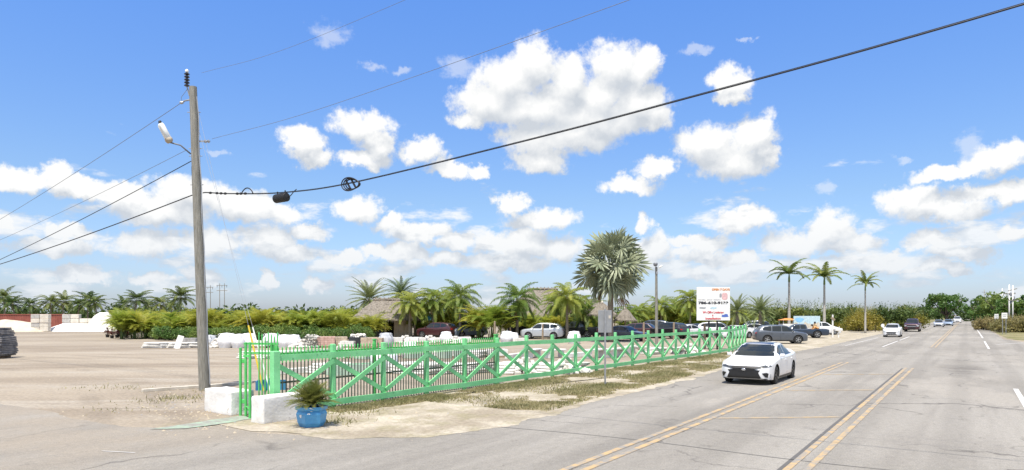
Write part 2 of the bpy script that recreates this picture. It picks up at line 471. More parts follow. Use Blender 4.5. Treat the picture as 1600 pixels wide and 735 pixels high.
M['pygmy'] = leaf('pygmy_palm_leaf', (0.11,0.145,0.03), (0.24,0.24,0.065), scale=3.0, objrand=0.05)
M['scrub'] = leaf('scrub_leaf', (0.085,0.13,0.030), (0.20,0.235,0.06), scale=0.35, objrand=0.35)
M['straw'] = leaf('straw_bush_leaf', (0.17,0.16,0.05), (0.33,0.28,0.12), scale=0.5, objrand=0.2)
M['yscrub'] = leaf('yellow_scrub_leaf', (0.19,0.19,0.028), (0.33,0.27,0.045), scale=0.5, objrand=0.2)
M['tree'] = leaf('broad_tree_leaf', (0.07,0.145,0.026), (0.16,0.235,0.055), scale=0.25)
M['red_leaf'] = leaf('red_cordyline_leaf', (0.11,0.025,0.03), (0.19,0.06,0.045), scale=2)
M['grass'] = leaf('verge_grass', (0.19,0.195,0.075), (0.31,0.285,0.13), scale=0.9, objrand=0)
M['dry_grass'] = leaf('dry_grass', (0.31,0.27,0.14), (0.42,0.37,0.21), scale=0.9, objrand=0)
M['bark'] = pm('palm_bark', (0.15,0.125,0.095), rough=0.95, scale=6, col2=(0.30,0.265,0.21), bump=0.6, stretch=(1,1,5), bscale=8)
M['royal_bark'] = pm('smooth_palm_trunk', (0.30,0.285,0.25), rough=0.85, scale=3, col2=(0.44,0.42,0.37), stretch=(1,1,4))
M['crownshaft'] = pm('green_crownshaft', (0.09,0.15,0.04), rough=0.5, scale=3, col2=(0.14,0.2,0.06))
M['tree_bark'] = pm('tree_bark', (0.07,0.055,0.04), rough=0.95, scale=5, col2=(0.14,0.115,0.09), bump=0.6)

# ------------------------------------------------------------------ ground, road, drives, verge
def ground_mat(name, kind):
    m, nt, b = new_mat(name); N, L = nt.nodes, nt.links
    b.inputs['Roughness'].default_value = 0.95; b.inputs['Specular IOR Level'].default_value = 0.2
    tc = N.new('ShaderNodeTexCoord'); vec = tc.outputs['Object']
    def noise(scale, detail=5, rough=0.6, st=None, dist=0.0):
        v = vec
        if st:
            mp = N.new('ShaderNodeMapping'); mp.inputs['Scale'].default_value = st[:3]
            if len(st) > 3: mp.inputs['Rotation'].default_value = (0, 0, st[3])
            L.new(v, mp.inputs[0]); v = mp.outputs[0]
        n = N.new('ShaderNodeTexNoise'); n.inputs['Scale'].default_value = scale; n.inputs['Detail'].default_value = detail
        n.inputs['Roughness'].default_value = rough; n.inputs['Distortion'].default_value = dist
        L.new(v, n.inputs['Vector']); return n.outputs['Fac']
    def rng_(v, lo, hi, t0=0.0, t1=1.0):
        r = N.new('ShaderNodeMapRange'); r.interpolation_type = 'SMOOTHSTEP'
        r.inputs['From Min'].default_value = lo; r.inputs['From Max'].default_value = hi
        r.inputs['To Min'].default_value = t0; r.inputs['To Max'].default_value = t1
        L.new(v, r.inputs['Value']); return r.outputs[0]
    def mix(f, a, c, mode='MIX'):
        x = N.new('ShaderNodeMix'); x.data_type = 'RGBA'; x.blend_type = mode
        if isinstance(f, float): x.inputs['Factor'].default_value = f
        else: L.new(f, x.inputs['Factor'])
        for k, v in (('A', a), ('B', c)):
            if isinstance(v, tuple): x.inputs[k].default_value = v+(1,)
            else: L.new(v, x.inputs[k])
        return x.outputs['Result']
    def mul(a, c):
        x = N.new('ShaderNodeMath'); x.operation = 'MULTIPLY'
        for i, v in enumerate((a, c)):
            if isinstance(v, float): x.inputs[i].default_value = v
            else: L.new(v, x.inputs[i])
        return x.outputs[0]
    fine = noise(9.0, 6, 0.7)
    if kind == 'yard':
        c = mix(rng_(noise(0.09, 5, 0.55, (0.45, 1.5, 1), 0.4), 0.38, 0.62), (0.250,0.210,0.162), (0.330,0.286,0.226))
        c = mix(mul(rng_(noise(0.30, 6, 0.6, (0.35, 1.7, 1), 0.6), 0.50, 0.66), 0.75), c, (0.355,0.320,0.268))
        c = mix(mul(rng_(noise(0.7, 6, 0.68, (0.45, 1.3, 1, 0.35), 1.6), 0.53, 0.68), 0.30), c, (0.175,0.145,0.115))
        wv = N.new('ShaderNodeTexWave'); wv.wave_type = 'RINGS'; wv.rings_direction = 'Z'
        wv.inputs['Scale'].default_value = 0.17; wv.inputs['Distortion'].default_value = 5.0; wv.inputs['Detail'].default_value = 4.0; wv.inputs['Detail Scale'].default_value = 0.35
        wm = N.new('ShaderNodeMapping'); wm.inputs['Location'].default_value = (48, 4, 0); L.new(vec, wm.inputs[0]); L.new(wm.outputs[0], wv.inputs['Vector'])
        trk = mul(rng_(wv.outputs['Fac'], 0.55, 0.95), rng_(noise(0.16, 4, 0.6), 0.46, 0.60))
        c = mix(mul(trk, 0.42), c, (0.185,0.155,0.122))
        c = mix(mul(rng_(noise(0.55, 6, 0.7), 0.62, 0.72), 0.4), c, (0.20,0.175,0.095))
        c = mix(rng_(fine, 0.32, 0.7), mix(1.0, c, (0.78,0.77,0.76), 'MULTIPLY'), mix(1.0, c, (1.14,1.14,1.14), 'MULTIPLY'))
        bs = 0.55
    elif kind == 'verge':
        c = mix(rng_(noise(0.5, 6, 0.65), 0.36, 0.64), (0.30,0.26,0.20), (0.47,0.425,0.345))
        c = mix(mul(rng_(noise(1.1, 7, 0.7), 0.47, 0.62), 0.55), c, (0.245,0.222,0.130))
        c = mix(rng_(fine, 0.32, 0.7), mix(1.0, c, (0.78,0.77,0.75), 'MULTIPLY'), mix(1.0, c, (1.12,1.12,1.12), 'MULTIPLY'))
        bs = 0.8
    elif kind == 'asphalt':
        sp = N.new('ShaderNodeSeparateXYZ'); L.new(vec, sp.inputs[0])
        def ma(op, a, b_=None):
            x = N.new('ShaderNodeMath'); x.operation = op
            for i, v in enumerate((a, b_)):
                if v is None: continue
                if isinstance(v, float): x.inputs[i].default_value = v
                else: L.new(v, x.inputs[i])
            return x.outputs[0]
        wander = mul(noise(0.15, 3, 0.5), 1.6)
        path = ma('SINE', ma('ADD', mul(sp.outputs[1], 3.55), wander))      # polished wheel paths along the lanes
        path = rng_(path, 0.1, 1.0)
        dust = mul(rng_(sp.outputs[1], 9.0, 15.0), rng_(noise(0.35, 6, 0.65), 0.30, 0.62))      # yard dust tracked on to the side street
        # the road object's own x axis runs along the road
        c = mix(rng_(noise(0.30, 5, 0.6, (0.25, 1.0, 1)), 0.35, 0.65), (0.232,0.218,0.194), (0.292,0.276,0.248))
        c = mix(mul(rng_(noise(0.9, 5, 0.6, (0.06, 1.1, 1)), 0.50, 0.70), 0.55), c, (0.190,0.178,0.160))
        c = mix(mul(rng_(noise(0.12, 6, 0.65, (0.5, 1.0, 1), 0.8), 0.54, 0.66), 0.6), c, (0.335,0.312,0.275))
        c = mix(mul(rng_(noise(2.6, 4, 0.7, (0.5, 1.0, 1)), 0.64, 0.70), 0.5), c, (0.150,0.140,0.125))
        vo = N.new('ShaderNodeTexVoronoi'); vo.feature = 'DISTANCE_TO_EDGE'; vo.inputs['Scale'].default_value = 0.28
        wp = N.new('ShaderNodeMapping'); wp.inputs['Scale'].default_value = (0.7, 1.0, 1.0); L.new(vec, wp.inputs[0])
        dn = N.new('ShaderNodeTexNoise'); dn.inputs['Scale'].default_value = 0.9; dn.inputs['Detail'].default_value = 4; L.new(vec, dn.inputs['Vector'])
        va = N.new('ShaderNodeVectorMath'); va.operation = 'MULTIPLY_ADD'; L.new(dn.outputs['Color'], va.inputs[0]); va.inputs[1].default_value = (1.6,1.6,0); L.new(wp.outputs[0], va.inputs[2])
        L.new(va.outputs[0], vo.inputs['Vector'])
        crack = mul(rng_(vo.outputs['Distance'], 0.0, 0.016, 1.0, 0.0), rng_(noise(0.25, 3), 0.45, 0.57))
        c = mix(mul(crack, 0.75), c, (0.09,0.085,0.08))
        so = N.new('ShaderNodeVectorMath'); so.operation = 'MULTIPLY_ADD'; L.new(vec, so.inputs[0]); so.inputs[1].default_value = (0.22,0.75,0); so.inputs[2].default_value = (-37.7*.22,-0.1*.75,0)
        sl = N.new('ShaderNodeVectorMath'); sl.operation = 'LENGTH'; L.new(so.outputs[0], sl.inputs[0])
        c = mix(mul(rng_(sl.outputs['Value'], 0.1, 1.0, 1.0, 0.0), rng_(noise(0.8, 5, 0.7), 0.25, 0.65)), c, (0.135,0.125,0.112))      # oil stain in the right lane
        c = mix(mul(path, 0.30), c, (0.175,0.165,0.148))
        c = mix(mul(dust, 0.80), c, (0.285,0.248,0.200))
        st_ = mul(rng_(noise(0.55, 5, 0.7), 0.62, 0.72), 0.6)
        c = mix(st_, c, (0.135,0.127,0.115))
        g = noise(34.0, 4, 0.85)
        c = mix(rng_(g, 0.3, 0.72), mix(1.0, c, (0.74,0.74,0.74), 'MULTIPLY'), mix(1.0, c, (1.20,1.20,1.20), 'MULTIPLY'))
        g2 = noise(7.0, 4, 0.8)
        c = mix(rng_(g2, 0.3, 0.7), mix(1.0, c, (0.90,0.90,0.90), 'MULTIPLY'), mix(1.0, c, (1.08,1.08,1.08), 'MULTIPLY'))
        bs = 0.25
    elif kind == 'grass':
        c = mix(rng_(noise(0.25, 6, 0.65), 0.38, 0.62), (0.13,0.135,0.045), (0.24,0.21,0.11))
        c = mix(mul(rng_(noise(0.7, 6, 0.7), 0.50, 0.62), 0.7), c, (0.32,0.28,0.20))
        c = mix(rng_(fine, 0.32, 0.7), mix(1.0, c, (0.8,0.8,0.8), 'MULTIPLY'), mix(1.0, c, (1.12,1.12,1.12), 'MULTIPLY'))
        bs = 0.9
    L.new(c, b.inputs['Base Color'])
    bp = N.new('ShaderNodeBump'); bp.inputs['Strength'].default_value = bs; bp.inputs['Distance'].default_value = 0.03
    L.new(noise(14.0, 6, 0.7), bp.inputs['Height']); L.new(bp.outputs[0], b.inputs['Normal'])
    return m
M['yard'] = ground_mat('yard_dirt', 'yard')
M['verge'] = ground_mat('sandy_verge', 'verge')
M['asphalt'] = ground_mat('bleached_asphalt', 'asphalt')
M['turf'] = ground_mat('rough_turf', 'grass')
def paint_mat(name, col, wear):
    m, nt, b = new_mat(name); N, L = nt.nodes, nt.links
    b.inputs['Roughness'].default_value = 0.8
    tc = N.new('ShaderNodeTexCoord')
    n = N.new('ShaderNodeTexNoise'); n.inputs['Scale'].default_value = 3.0; n.inputs['Detail'].default_value = 7; n.inputs['Roughness'].default_value = 0.72
    L.new(tc.outputs['Object'], n.inputs['Vector'])
    r = N.new('ShaderNodeMapRange'); r.inputs['From Min'].default_value = wear-0.06; r.inputs['From Max'].default_value = wear+0.10
    L.new(n.outputs['Fac'], r.inputs['Value'])
    x = N.new('ShaderNodeMix'); x.data_type = 'RGBA'; L.new(r.outputs[0], x.inputs['Factor'])
    x.inputs['A'].default_value = col+(1,); x.inputs['B'].default_value = (0.235,0.222,0.20,1)
    L.new(x.outputs['Result'], b.inputs['Base Color'])
    return m
M['yellow_line'] = paint_mat('worn_yellow_paint', (0.44,0.305,0.145), 0.475)
M['faded_yellow'] = paint_mat('faded_yellow_paint', (0.37,0.275,0.155), 0.49)
M['white_line'] = paint_mat('worn_white_paint', (0.52,0.51,0.49), 0.64)
M['green_ground'] = paint_mat('spilt_green_paint', (0.28,0.37,0.275), 0.475)
M['tar'] = paint_mat('tar_seam', (0.10,0.096,0.09), 0.66)

def jag(pts, step=0.5, amp=0.12, seed=0, freq=0.9):
    """a polyline resampled and roughened sideways"""
    out = []
    for a, b in zip(pts[:-1], pts[1:]):
        d = b-a; n = max(1, min(200, int(d.length/step)))
        sd = Vector((-d.y, d.x, 0)).normalized() if d.length > 0 else Vector((0,0,0))
        for k in range(n):
            p = a+d*(k/n)
            w = mnoise.noise(Vector((p.x*freq, p.y*freq, seed)))*amp + mnoise.noise(Vector((p.x*freq*4, p.y*freq*4, seed+9)))*amp*.45
            out.append(p+sd*w)
    out.append(pts[-1].copy())
    return out
def sheet(name, pts, z, mat, along_road=False, kind='structure', parent=None):
    me = bpy.data.meshes.new(name)
    bm = bmesh.new()
    if along_road:
        loc = [Vector((p.x*RD.x+p.y*RD.y, -(p.x*RN.x+p.y*RN.y), 0)) for p in pts]
    else: loc = [Vector((p.x, p.y, 0)) for p in pts]
    vs_ = [bm.verts.new(p) for p in loc]
    f = bm.faces.new(vs_)
    f.normal_update()
    if f.normal.z < 0: f.normal_flip()
    bmesh.ops.triangulate(bm, faces=[f])
    bm.to_mesh(me); bm.free(); me.materials.append(mat)
    o = link(name, me, parent); o.location = (0, 0, z)
    if along_road: o.rotation_euler = (0, 0, math.atan2(RD.y, RD.x))
    if kind: o['kind'] = kind
    return o
gm = MB(); gm.add([(-3500,-300,0),(3500,-300,0),(3500,6000,0),(-3500,6000,0)], [(0,1,2,3)])
tag(gm.build('ground', M['yard']), kind='structure')

# the edge of the asphalt on the left, read off the photograph from near to far
edge_px = [(0,632),(60,640),(120,655),(200,668),(270,671),(340,666),(400,676),(500,684),(600,684),(700,679),(780,666),(860,646),(960,618),(1060,596),(1128,577),(1180,560)]
edge = [P(-900, 590)] + [P(-240, 606)] + [P(*e) for e in edge_px]
s_end, _ = road_su(edge[-1])
left_far = [road(s, -9.3) for s in (55, 60, 75, 90, 120, 200, 400, 900)]
right_far = [road(s, 3.1) for s in (900, 400, 200, 110, 86)] + [road(78, 4.2), road(72, 8.0), road(70, 16), road(69, 60)]
E1 = jag(edge[2:], 0.25, 0.16, 3)
road_pts = edge[:2] + E1 + jag(left_far, 0.8, 0.15, 5) + jag(right_far, 0.8, 0.12, 8) + [Vector((70,-20,0)), Vector((40,-60,0)), Vector((-40,-60,0)), Vector((-70,10,0))]
sheet('road', road_pts, 0.006, M['asphalt'], along_road=True)
# paved mouth of the market drive, on the left of the road beyond the fence
drive = [P(1170,562), P(1215,545), P(1195,536), P(1150,531), P(1240,523), P(1330,517), P(1385,517), P(1420,519), road(95,-9.0), road(62,-9.0)]
sheet('market_drive', jag(drive+[drive[0]], 0.6, 0.25, 12)[:-1], 0.003, M['verge'])
# turf beyond the drive and on the right-hand side
turf = [P(1290,517.5), P(1385,515), P(1440,511), road(170,-9.6), road(300,-9.6), road(900,-9.6), road(900,-400), Vector((20,300,0)), P(1090,512)]
sheet('turf_strip', jag(turf+[turf[0]], 1.0, 0.4, 15)[:-1], 0.002, M['turf'])
rturf = [road(900,3.3), road(400,3.3), road(200,3.3), road(110,3.3), road(87,3.5), road(80,5), road(78,9), road(76,60), road(300,200), road(900,200)]
sheet('right_turf', jag(rturf+[rturf[0]], 1.0, 0.3, 17)[:-1], 0.002, M['turf'])
# verge between fence and road
FD = Vector((0.577, 0.817, 0)); FN = Vector((0.817, -0.577, 0))
def fence_pt(k, off=0.0):                # post k of the crossed fence, off = metres towards the road
    v = Vector((-4.68, 18.07, 0)) + FD*(1.83*(k-1)) + FN*off
    return v
vedge = [P(*e) for e in [(392,672),(500,684),(600,684),(700,679),(780,666),(860,646),(960,618),(1060,596),(1128,577),(1172,561)]]
verge_pts = jag([v+Vector((0.15,-0.12,0)) for v in vedge], 0.16, 0.26, 21, 1.2) + [fence_pt(20.5, -0.3)] + [fence_pt(k, -0.45) for k in (15,10,5,0,-1)] + [P(372,652), P(330,662)]
sheet('verge', verge_pts, 0.010, M['verge'])
# painted lines
def line(name, s0, s1, u0, u1, mat, z=0.014, w=0.11):
    mb = MB()
    n = max(2, int((s1-s0)/1.5))
    for i in range(n):
        a, b_ = s0+(s1-s0)*i/n, s0+(s1-s0)*(i+1)/n
        ua, ub = u0+(u1-u0)*i/n, u0+(u1-u0)*(i+1)/n
        mb.add([(a,-ua-w/2,0),(b_,-ub-w/2,0),(b_,-ub+w/2,0),(a,-ua+w/2,0)], [(0,1,2,3)])
    return mb
LINES = {'yellow': MB(), 'white': MB(), 'faded': MB(), 'tar': MB()}
def put(key, mb): LINES[key].add(mb.v, mb.f)
for o_ in (-0.14, 0.14):
    put('yellow', line('', -6, 39.5, -5.22+o_, -5.30+o_, None, w=.125))
    put('yellow', line('', -6, 37.0, -2.30+o_, -2.24+o_, None))
    put('yellow', line('', 61, 400, -2.15+o_, -2.1+o_, None, w=0.13))
for s0 in (3.0, 10.2, 17.4, 24.6, 31.8):
    m_ = MB(); m_.add([(s0-1.05,4.98,0),(s0-0.80,4.98,0),(s0+1.05,2.58,0),(s0+0.80,2.58,0)], [(0,3,2,1)])
    LINES['faded'].add(m_.v, m_.f)
for a, b_ in ((20.5,28.5),(60.5,78)): put('white', line('', a, b_, 1.33, 1.36, None, w=0.14))
for a in (88, 105, 122, 139, 156, 190, 220): put('white', line('', a, a+16, 1.4, 1.4, None, w=0.14))
for a in (60, 76): put('white', line('', a, a+14, -5.45, -5.45, None, w=0.13))
put('white', line('', 96, 400, -5.6, -5.6, None, w=0.10)) if False else None
put('white', line('', 60.5, 84, -8.15, -8.05, None, w=0.08))
put('white', line('', 70, 79, 2.0, 5.6, None, w=0.16))
sh_ = P(160,706); put('white', line('', *(road_su(sh_)[0], road_su(sh_)[0]+0.25), road_su(sh_)[1], road_su(sh_)[1]+0.65, None, w=0.10))
for s0, da in ((12.6, .7), (44.0, 0.4)):
    pts_ = [road(s0+da*math.sin(u*.8)*.2, u) for u in np.linspace(-8.6, 12, 40)]
    mb = MB()
    for a, b_ in zip(pts_[:-1], pts_[1:]):
        sa, ua = road_su(a); sb, ub = road_su(b_)
        mb.add([(sa-.018,-ua,0),(sa+.018,-ua,0),(sb+.018,-ub,0),(sb-.018,-ub,0)], [(0,3,2,1)])
    LINES['tar'].add(mb.v, mb.f)
put('tar', line('', -6, 36.5, -2.52, -2.50, None, w=0.07))
for key, nm, mt, z in (('yellow','yellow_road_lines','yellow_line',0.014),('white','white_road_lines','white_line',0.014),('faded','faded_road_hatching','faded_yellow',0.012),('tar','road_seams','tar',0.010)):
    o = LINES[key].build(nm, M[mt]); o.location.z = z; o.rotation_euler.z = math.atan2(RD.y, RD.x); o['kind'] = 'structure'
# green overspray and the gate sill on the ground
sill = [P(232,672), P(268,667), P(335,657), P(376,651), P(398,655), P(350,663), P(290,671)]
sheet('gate_sill', jag(sill+[sill[0]], 0.12, 0.05, 31, 2)[:-1], 0.018, M['green_ground'])

# verge grass: blades in two ragged bands, one object
def grass():
    v = []; f = []; mi = []
    r = random.Random(3)
    def blade(p, h, mat):
        a = r.uniform(0, 6.28); w = r.uniform(.010, .020)
        dx, dy = math.cos(a)*w, math.sin(a)*w
        lx, ly = r.gauss(0, h*.45), r.gauss(0, h*.45)
        i = len(v)
        v.extend([(p.x-dx, p.y-dy, .008), (p.x+dx, p.y+dy, .008), (p.x+lx, p.y+ly, h)])
        f.append((i, i+1, i+2)); mi.append(mat)
    cnt = 0
    while cnt < 190000:
        t = r.random()**1.25
        k = -0.8 + t*21.5
        q = r.random()
        if q < .5: off = abs(r.gauss(0, .55))+.05
        elif q < .92:
            e_ = float(np.interp(k, (2.5, 4.9, 7.8, 11.5, 16, 21), (5.0, 4.6, 4.45, 3.95, 2.9, 2.4)))
            off = e_-1.15 + r.gauss(0, .50)
            if off > e_-.15 or k > 13.5: continue
        else: off = r.uniform(0, 3.6)
        p = fence_pt(k, off)
        n = mnoise.noise(Vector((p.x*.55, p.y*.55, 1.3))) + .5*mnoise.noise(Vector((p.x*2.1, p.y*2.1, 4.4)))
        cnt += 1
        if off < .8: n += .38
        elif q < .92: n += .16
        if (k < 2.4 and off > .9) or k < .8: continue
        if n < -.04: continue
        s_, u_ = road_su(p)
        blade(p, r.uniform(.03, .085)*(1.4 if n > .35 else 1), 0 if n+r.gauss(0,.25) > .42 else 1)
    # tufts by the pole and on the yard
    for (px, py, rad, num, hh) in ((290,623,.5,140,.14),(250,628,.6,90,.09),(330,612,.3,70,.12),(160,606,.7,60,.1),(188,640,.5,50,.08),(215,606,.6,50,.08),(520,660,.35,120,.12),(548,646,.4,150,.1)):
        c = P(px, py)
        for _ in range(num):
            blade(c+Vector((r.gauss(0,rad),r.gauss(0,rad*.7),0)), r.uniform(.4,1)*hh, 0 if r.random()<.6 else 1)
    me = bpy.data.meshes.new('grass'); me.from_pydata(v, [], f)
    me.materials.append(M['grass']); me.materials.append(M['dry_grass'])
    me.polygons.foreach_set('material_index', mi); me.update()
    tag(link('grass', me), 'short patchy verge grass between the green fence and the road', 'grass', kind='stuff')
grass()
# loose stones and clods on the verge and the yard entrance
def stones():
    mb = MB(); r = random.Random(5)
    def stone(p, s_):
        vs_ = []
        for (x, y, z) in ((1,0,.1),(0,1,.1),(-1,0,.1),(0,-1,.1),(.1,.1,1),(0,0,-.6)):
            vs_.append((p.x+x*s_*r.uniform(.6,1.2), p.y+y*s_*r.uniform(.6,1.2), z*s_*r.uniform(.5,.9)))
        mb.add(vs_, [(0,1,4),(1,2,4),(2,3,4),(3,0,4),(1,0,5),(2,1,5),(3,2,5),(0,3,5)], 0 if r.random()<.7 else 1)
    for _ in range(700):
        k = r.uniform(-1.5, 20); p = fence_pt(k, r.choice([r.gauss(.1,.25), r.uniform(0,3.2)])); stone(p, r.uniform(.012,.05)*(1.6 if r.random()<.06 else 1))
    for _ in range(220):
        p = P(r.uniform(225,345), r.uniform(606,655)); stone(p+Vector((r.gauss(0,.2),r.gauss(0,.2),0)), r.uniform(.01,.045))
    for _ in range(120):
        p = P(r.uniform(60,380), r.uniform(575,655)); stone(p, r.uniform(.01,.03))
    for _ in range(160):
        p = P(r.uniform(395,720), r.uniform(660,690)); stone(p, r.uniform(.008,.022))
    tag(mb.build('loose_stones', [M['paver_tan'], M['paver_grey']]), 'loose pale stones scattered over the verge and the yard entrance', 'stones', kind='stuff')
stones()

# ------------------------------------------------------------------ plants
def frond(mb, base, az, el, L, droop, nleaf, ll, hang=0.25, vee=0.5, w=0.035, mi=0, r=rng, taper=0.35, twist=0.0, start=0.14, stem=0.018):
    """a feather leaf: curved rachis with two rows of leaflets"""
    base = Vector(base)
    hd = Vector((math.cos(az), math.sin(az), 0)); side = Vector((-hd.y, hd.x, 0))
    n = 9; pts = [base.copy()]; ang = el
    for i in range(n):
        t = (i+.5)/n
        ang = el - droop*(t**1.25)
        pts.append(pts[-1] + (hd*math.cos(ang)+Vector((0,0,1))*math.sin(ang))*(L/n))
    for i in range(n):
        a, b = pts[i], pts[i+1]; w0 = stem*(1-.8*i/n); w1 = stem*(1-.8*(i+1)/n)
        mb.add([a-side*w0, a+side*w0, b+side*w1, b-side*w1], [(0,1,2,3)], mi)
    for i in range(nleaf):
        t = start+(1-start)*(i+.5)/nleaf
        q = t*n; k = min(n-1, int(q)); p = pts[k].lerp(pts[k+1], q-k)
        d = (pts[k+1]-pts[k]).normalized(); up = side.cross(d)*-1
        if up.z < 0 and abs(d.z) < .9: up = -up
        prof = (0.55+0.45*math.sin(math.pi*min(1,t*1.05)**.8))*(1-taper*t**3)
        for sg in (-1, 1):
            l = ll*prof*r.uniform(.85,1.1)
            v = vee+r.uniform(-.18,.18)
            dr = (side*sg*math.cos(v) + up*math.sin(v) + d*(.45+.5*t)).normalized()
            m1 = p + dr*(l*.55)
            tip = m1 + (dr*(1-hang) + Vector((0,0,-1))*hang*1.3).normalized()*(l*.5)
            ww = d*w
            mb.add([p-ww*.5, p+ww*.5, m1+ww*.55, m1-ww*.55, tip], [(0,1,2,3),(3,2,4)], mi)
def trunk_mesh(h, r0, r1, bend=0.0, az=0.0, rings=10, seed=0, bulge=0.0):
    mb = MB(); pts = []; rad = []
    rr = random.Random(seed)
    for i in range(rings+1):
        t = i/rings
        pts.append((math.cos(az)*bend*t*t, math.sin(az)*bend*t*t, h*t-0.05*(i == 0)))
        rad.append((r0+(r1-r0)*t)*(1+.06*rr.uniform(-1,1)) + bulge*math.exp(-((t-.25)/.2)**2) + (r0*.35 if i == 0 else 0))
    mb.tube(pts, rad, 9)
    return mb, Vector(pts[-1])
def feather_crown(mb, top, n, L, r, el_hi=1.25, el_lo=-.45, droop=1.3, nleaf=20, ll=.45, hang=.3, vee=.35, w=.04, mi=0, droop_lo=.8):
    for i in range(n):
        t = (i+.5)/n
        el = el_hi+(el_lo-el_hi)*t**.9 + r.uniform(-.12,.12)
        frond(mb, top+Vector((r.uniform(-.06,.06), r.uniform(-.06,.06), r.uniform(-.12,.08))), i*2.39996+r.uniform(-.25,.25), el,
              L*r.uniform(.85,1.1), droop*(1-.35*t)*r.uniform(.8,1.2) if el > 0 else droop_lo, nleaf, ll, hang, vee, w, mi, r)
def palm_kind(kind, name, label, cat, seed, th=None):
    """builds one palm of a kind at the origin"""
    r = random.Random(seed)
    root = thing(name, label, cat)
    cb = MB()
    if kind == 'queen':
        th = th or 3.3; tb, top = trunk_mesh(th, .15, .11, r.uniform(-.2,.2), r.uniform(0,6), 10, seed)
        tb.build('trunk', M['bark'], root, True)
        feather_crown(cb, top, 33, 2.6, r, 1.4, -.85, 1.6, 30, .62, .55, .1, .058)
        cb.build('crown', M['queen'], root)
        db = MB()
        for k in range(3): frond(db, top-Vector((0,0,.15)), r.uniform(0,6.28), -.9, 1.5, .6, 18, .35, .5, .1, .05, 0, r)
        db.build('dead_frond', M['dead'], root)
    elif kind == 'date':
        th = th or 2.6; tb, top = trunk_mesh(th, .24, .22, 0, 0, 10, seed, .0)
        tb.build('trunk', M['bark'], root, True)
        feather_crown(cb, top, 48, 2.7, r, 1.45, -.6, .8, 32, .38, .05, .45, .05)
        cb.build('crown', M['date'], root)
    elif kind == 'coco':
        th = th or 5.0; tb, top = trunk_mesh(th, .16, .10, r.uniform(.2,.6), r.uniform(0,6), 10, seed)
        tb.build('trunk', M['bark'], root, True)
        feather_crown(cb, top, 22, 2.9, r, 1.4, -.5, 1.3, 22, .70, .5, .15, .10)
        cb.build('crown', M['coco'], root)
    elif kind == 'royal':
        th = th or 6.2; tb, top = trunk_mesh(th, .17, .12, 0, 0, 14, seed, .03)
        tb.build('trunk', M['royal_bark'], root, True)
        sb = MB(); sb.tube([top-Vector((0,0,.05)), top+Vector((0,0,.45)), top+Vector((0,0,.95))], [.135,.12,.05], 9)
        sb.build('crownshaft', M['crownshaft'], root, True)
        t2 = top+Vector((0,0,.85))
        for i in range(12):
            t = i/11
            frond(cb, t2, i*2.39996+r.uniform(-.3,.3), 1.2-1.0*t+r.uniform(-.12,.12), 3.05*r.uniform(.85,1.1), 1.2*r.uniform(.75,1.2), 36, .62, .45, .30+r.uniform(-.35,.35), .085, 0, r, start=.06, stem=.035)
        cb.build('crown', M['royal'], root)
    elif kind == 'areca':
        tb = MB()
        for s_ in range(9):
            a = r.uniform(0,6.28); d = r.uniform(.03,.28); h = r.uniform(.45,1.15)
            b0 = Vector((math.cos(a)*d*.6, math.sin(a)*d*.6, -.02)); t0 = Vector((math.cos(a)*d*1.7, math.sin(a)*d*1.7, h))
            tb.tube([b0, b0.lerp(t0,.5)+Vector((0,0,.03)), t0], [.03,.027,.02], 5)
            for q in range(6):
                frond(cb, t0, a+r.gauss(0,1.4), r.uniform(.6,1.4), r.uniform(1.1,1.8), r.uniform(.8,1.8), 15, .38, .25, .4, .052, 0, r)
        tb.build('stems', M['crownshaft'], root, True)
        cb.build('crown', M['areca'] if seed % 2 else M['areca_y'], root)
    return root

def fan_leaf(mb, base, az, el, pet, rad, r, mi=0, nseg=26, span=5.0, fold=.25):
    hd = Vector((math.cos(az)*math.cos(el), math.sin(az)*math.cos(el), math.sin(el)))
    side = Vector((-math.sin(az), math.cos(az), 0)); up = side.cross(hd)*-1
    c = Vector(base)+hd*pet
    mb.tube([base, Vector(base)+hd*(pet*.6)+Vector((0,0,.04)), c], [.05,.035,.03], 5, mi)
    # blade turns a little against the stalk
    tilt = r.uniform(.15,.75)
    fwd = (hd*math.cos(tilt)-up*math.sin(tilt)).normalized()
    roll = r.choice((-1,1))*r.uniform(.2,1.15); side = (side*math.cos(roll)+side.cross(fwd)*-1*math.sin(roll)).normalized(); nrm = side.cross(fwd)*-1
    if nrm.z < -.3: nrm = -nrm
    for i in range(nseg):
        a = -span/2+span*(i+.5)/nseg
        da = span/nseg*.55
        l = rad*(1-.16*abs(a)/(span/2))*r.uniform(.92,1.06)
        def dirn(b, lift): return (fwd*math.cos(b)+side*math.sin(b)+nrm*lift).normalized()
        lift = fold*(1-math.cos(a))*.55 + (.07 if i % 2 else -.07)
        m0, m1 = c+dirn(a-da, lift)*(l*.62), c+dirn(a+da, lift)*(l*.62)
        mid = c+dirn(a, lift+.09)*(l*.60)
        tip = c+dirn(a, lift)*l + Vector((0,0,-.10*rad*r.random()))
        mb.add([c, m0, mid, m1, tip], [(0,1,2),(0,2,3),(1,4,2),(2,4,3)], mi)

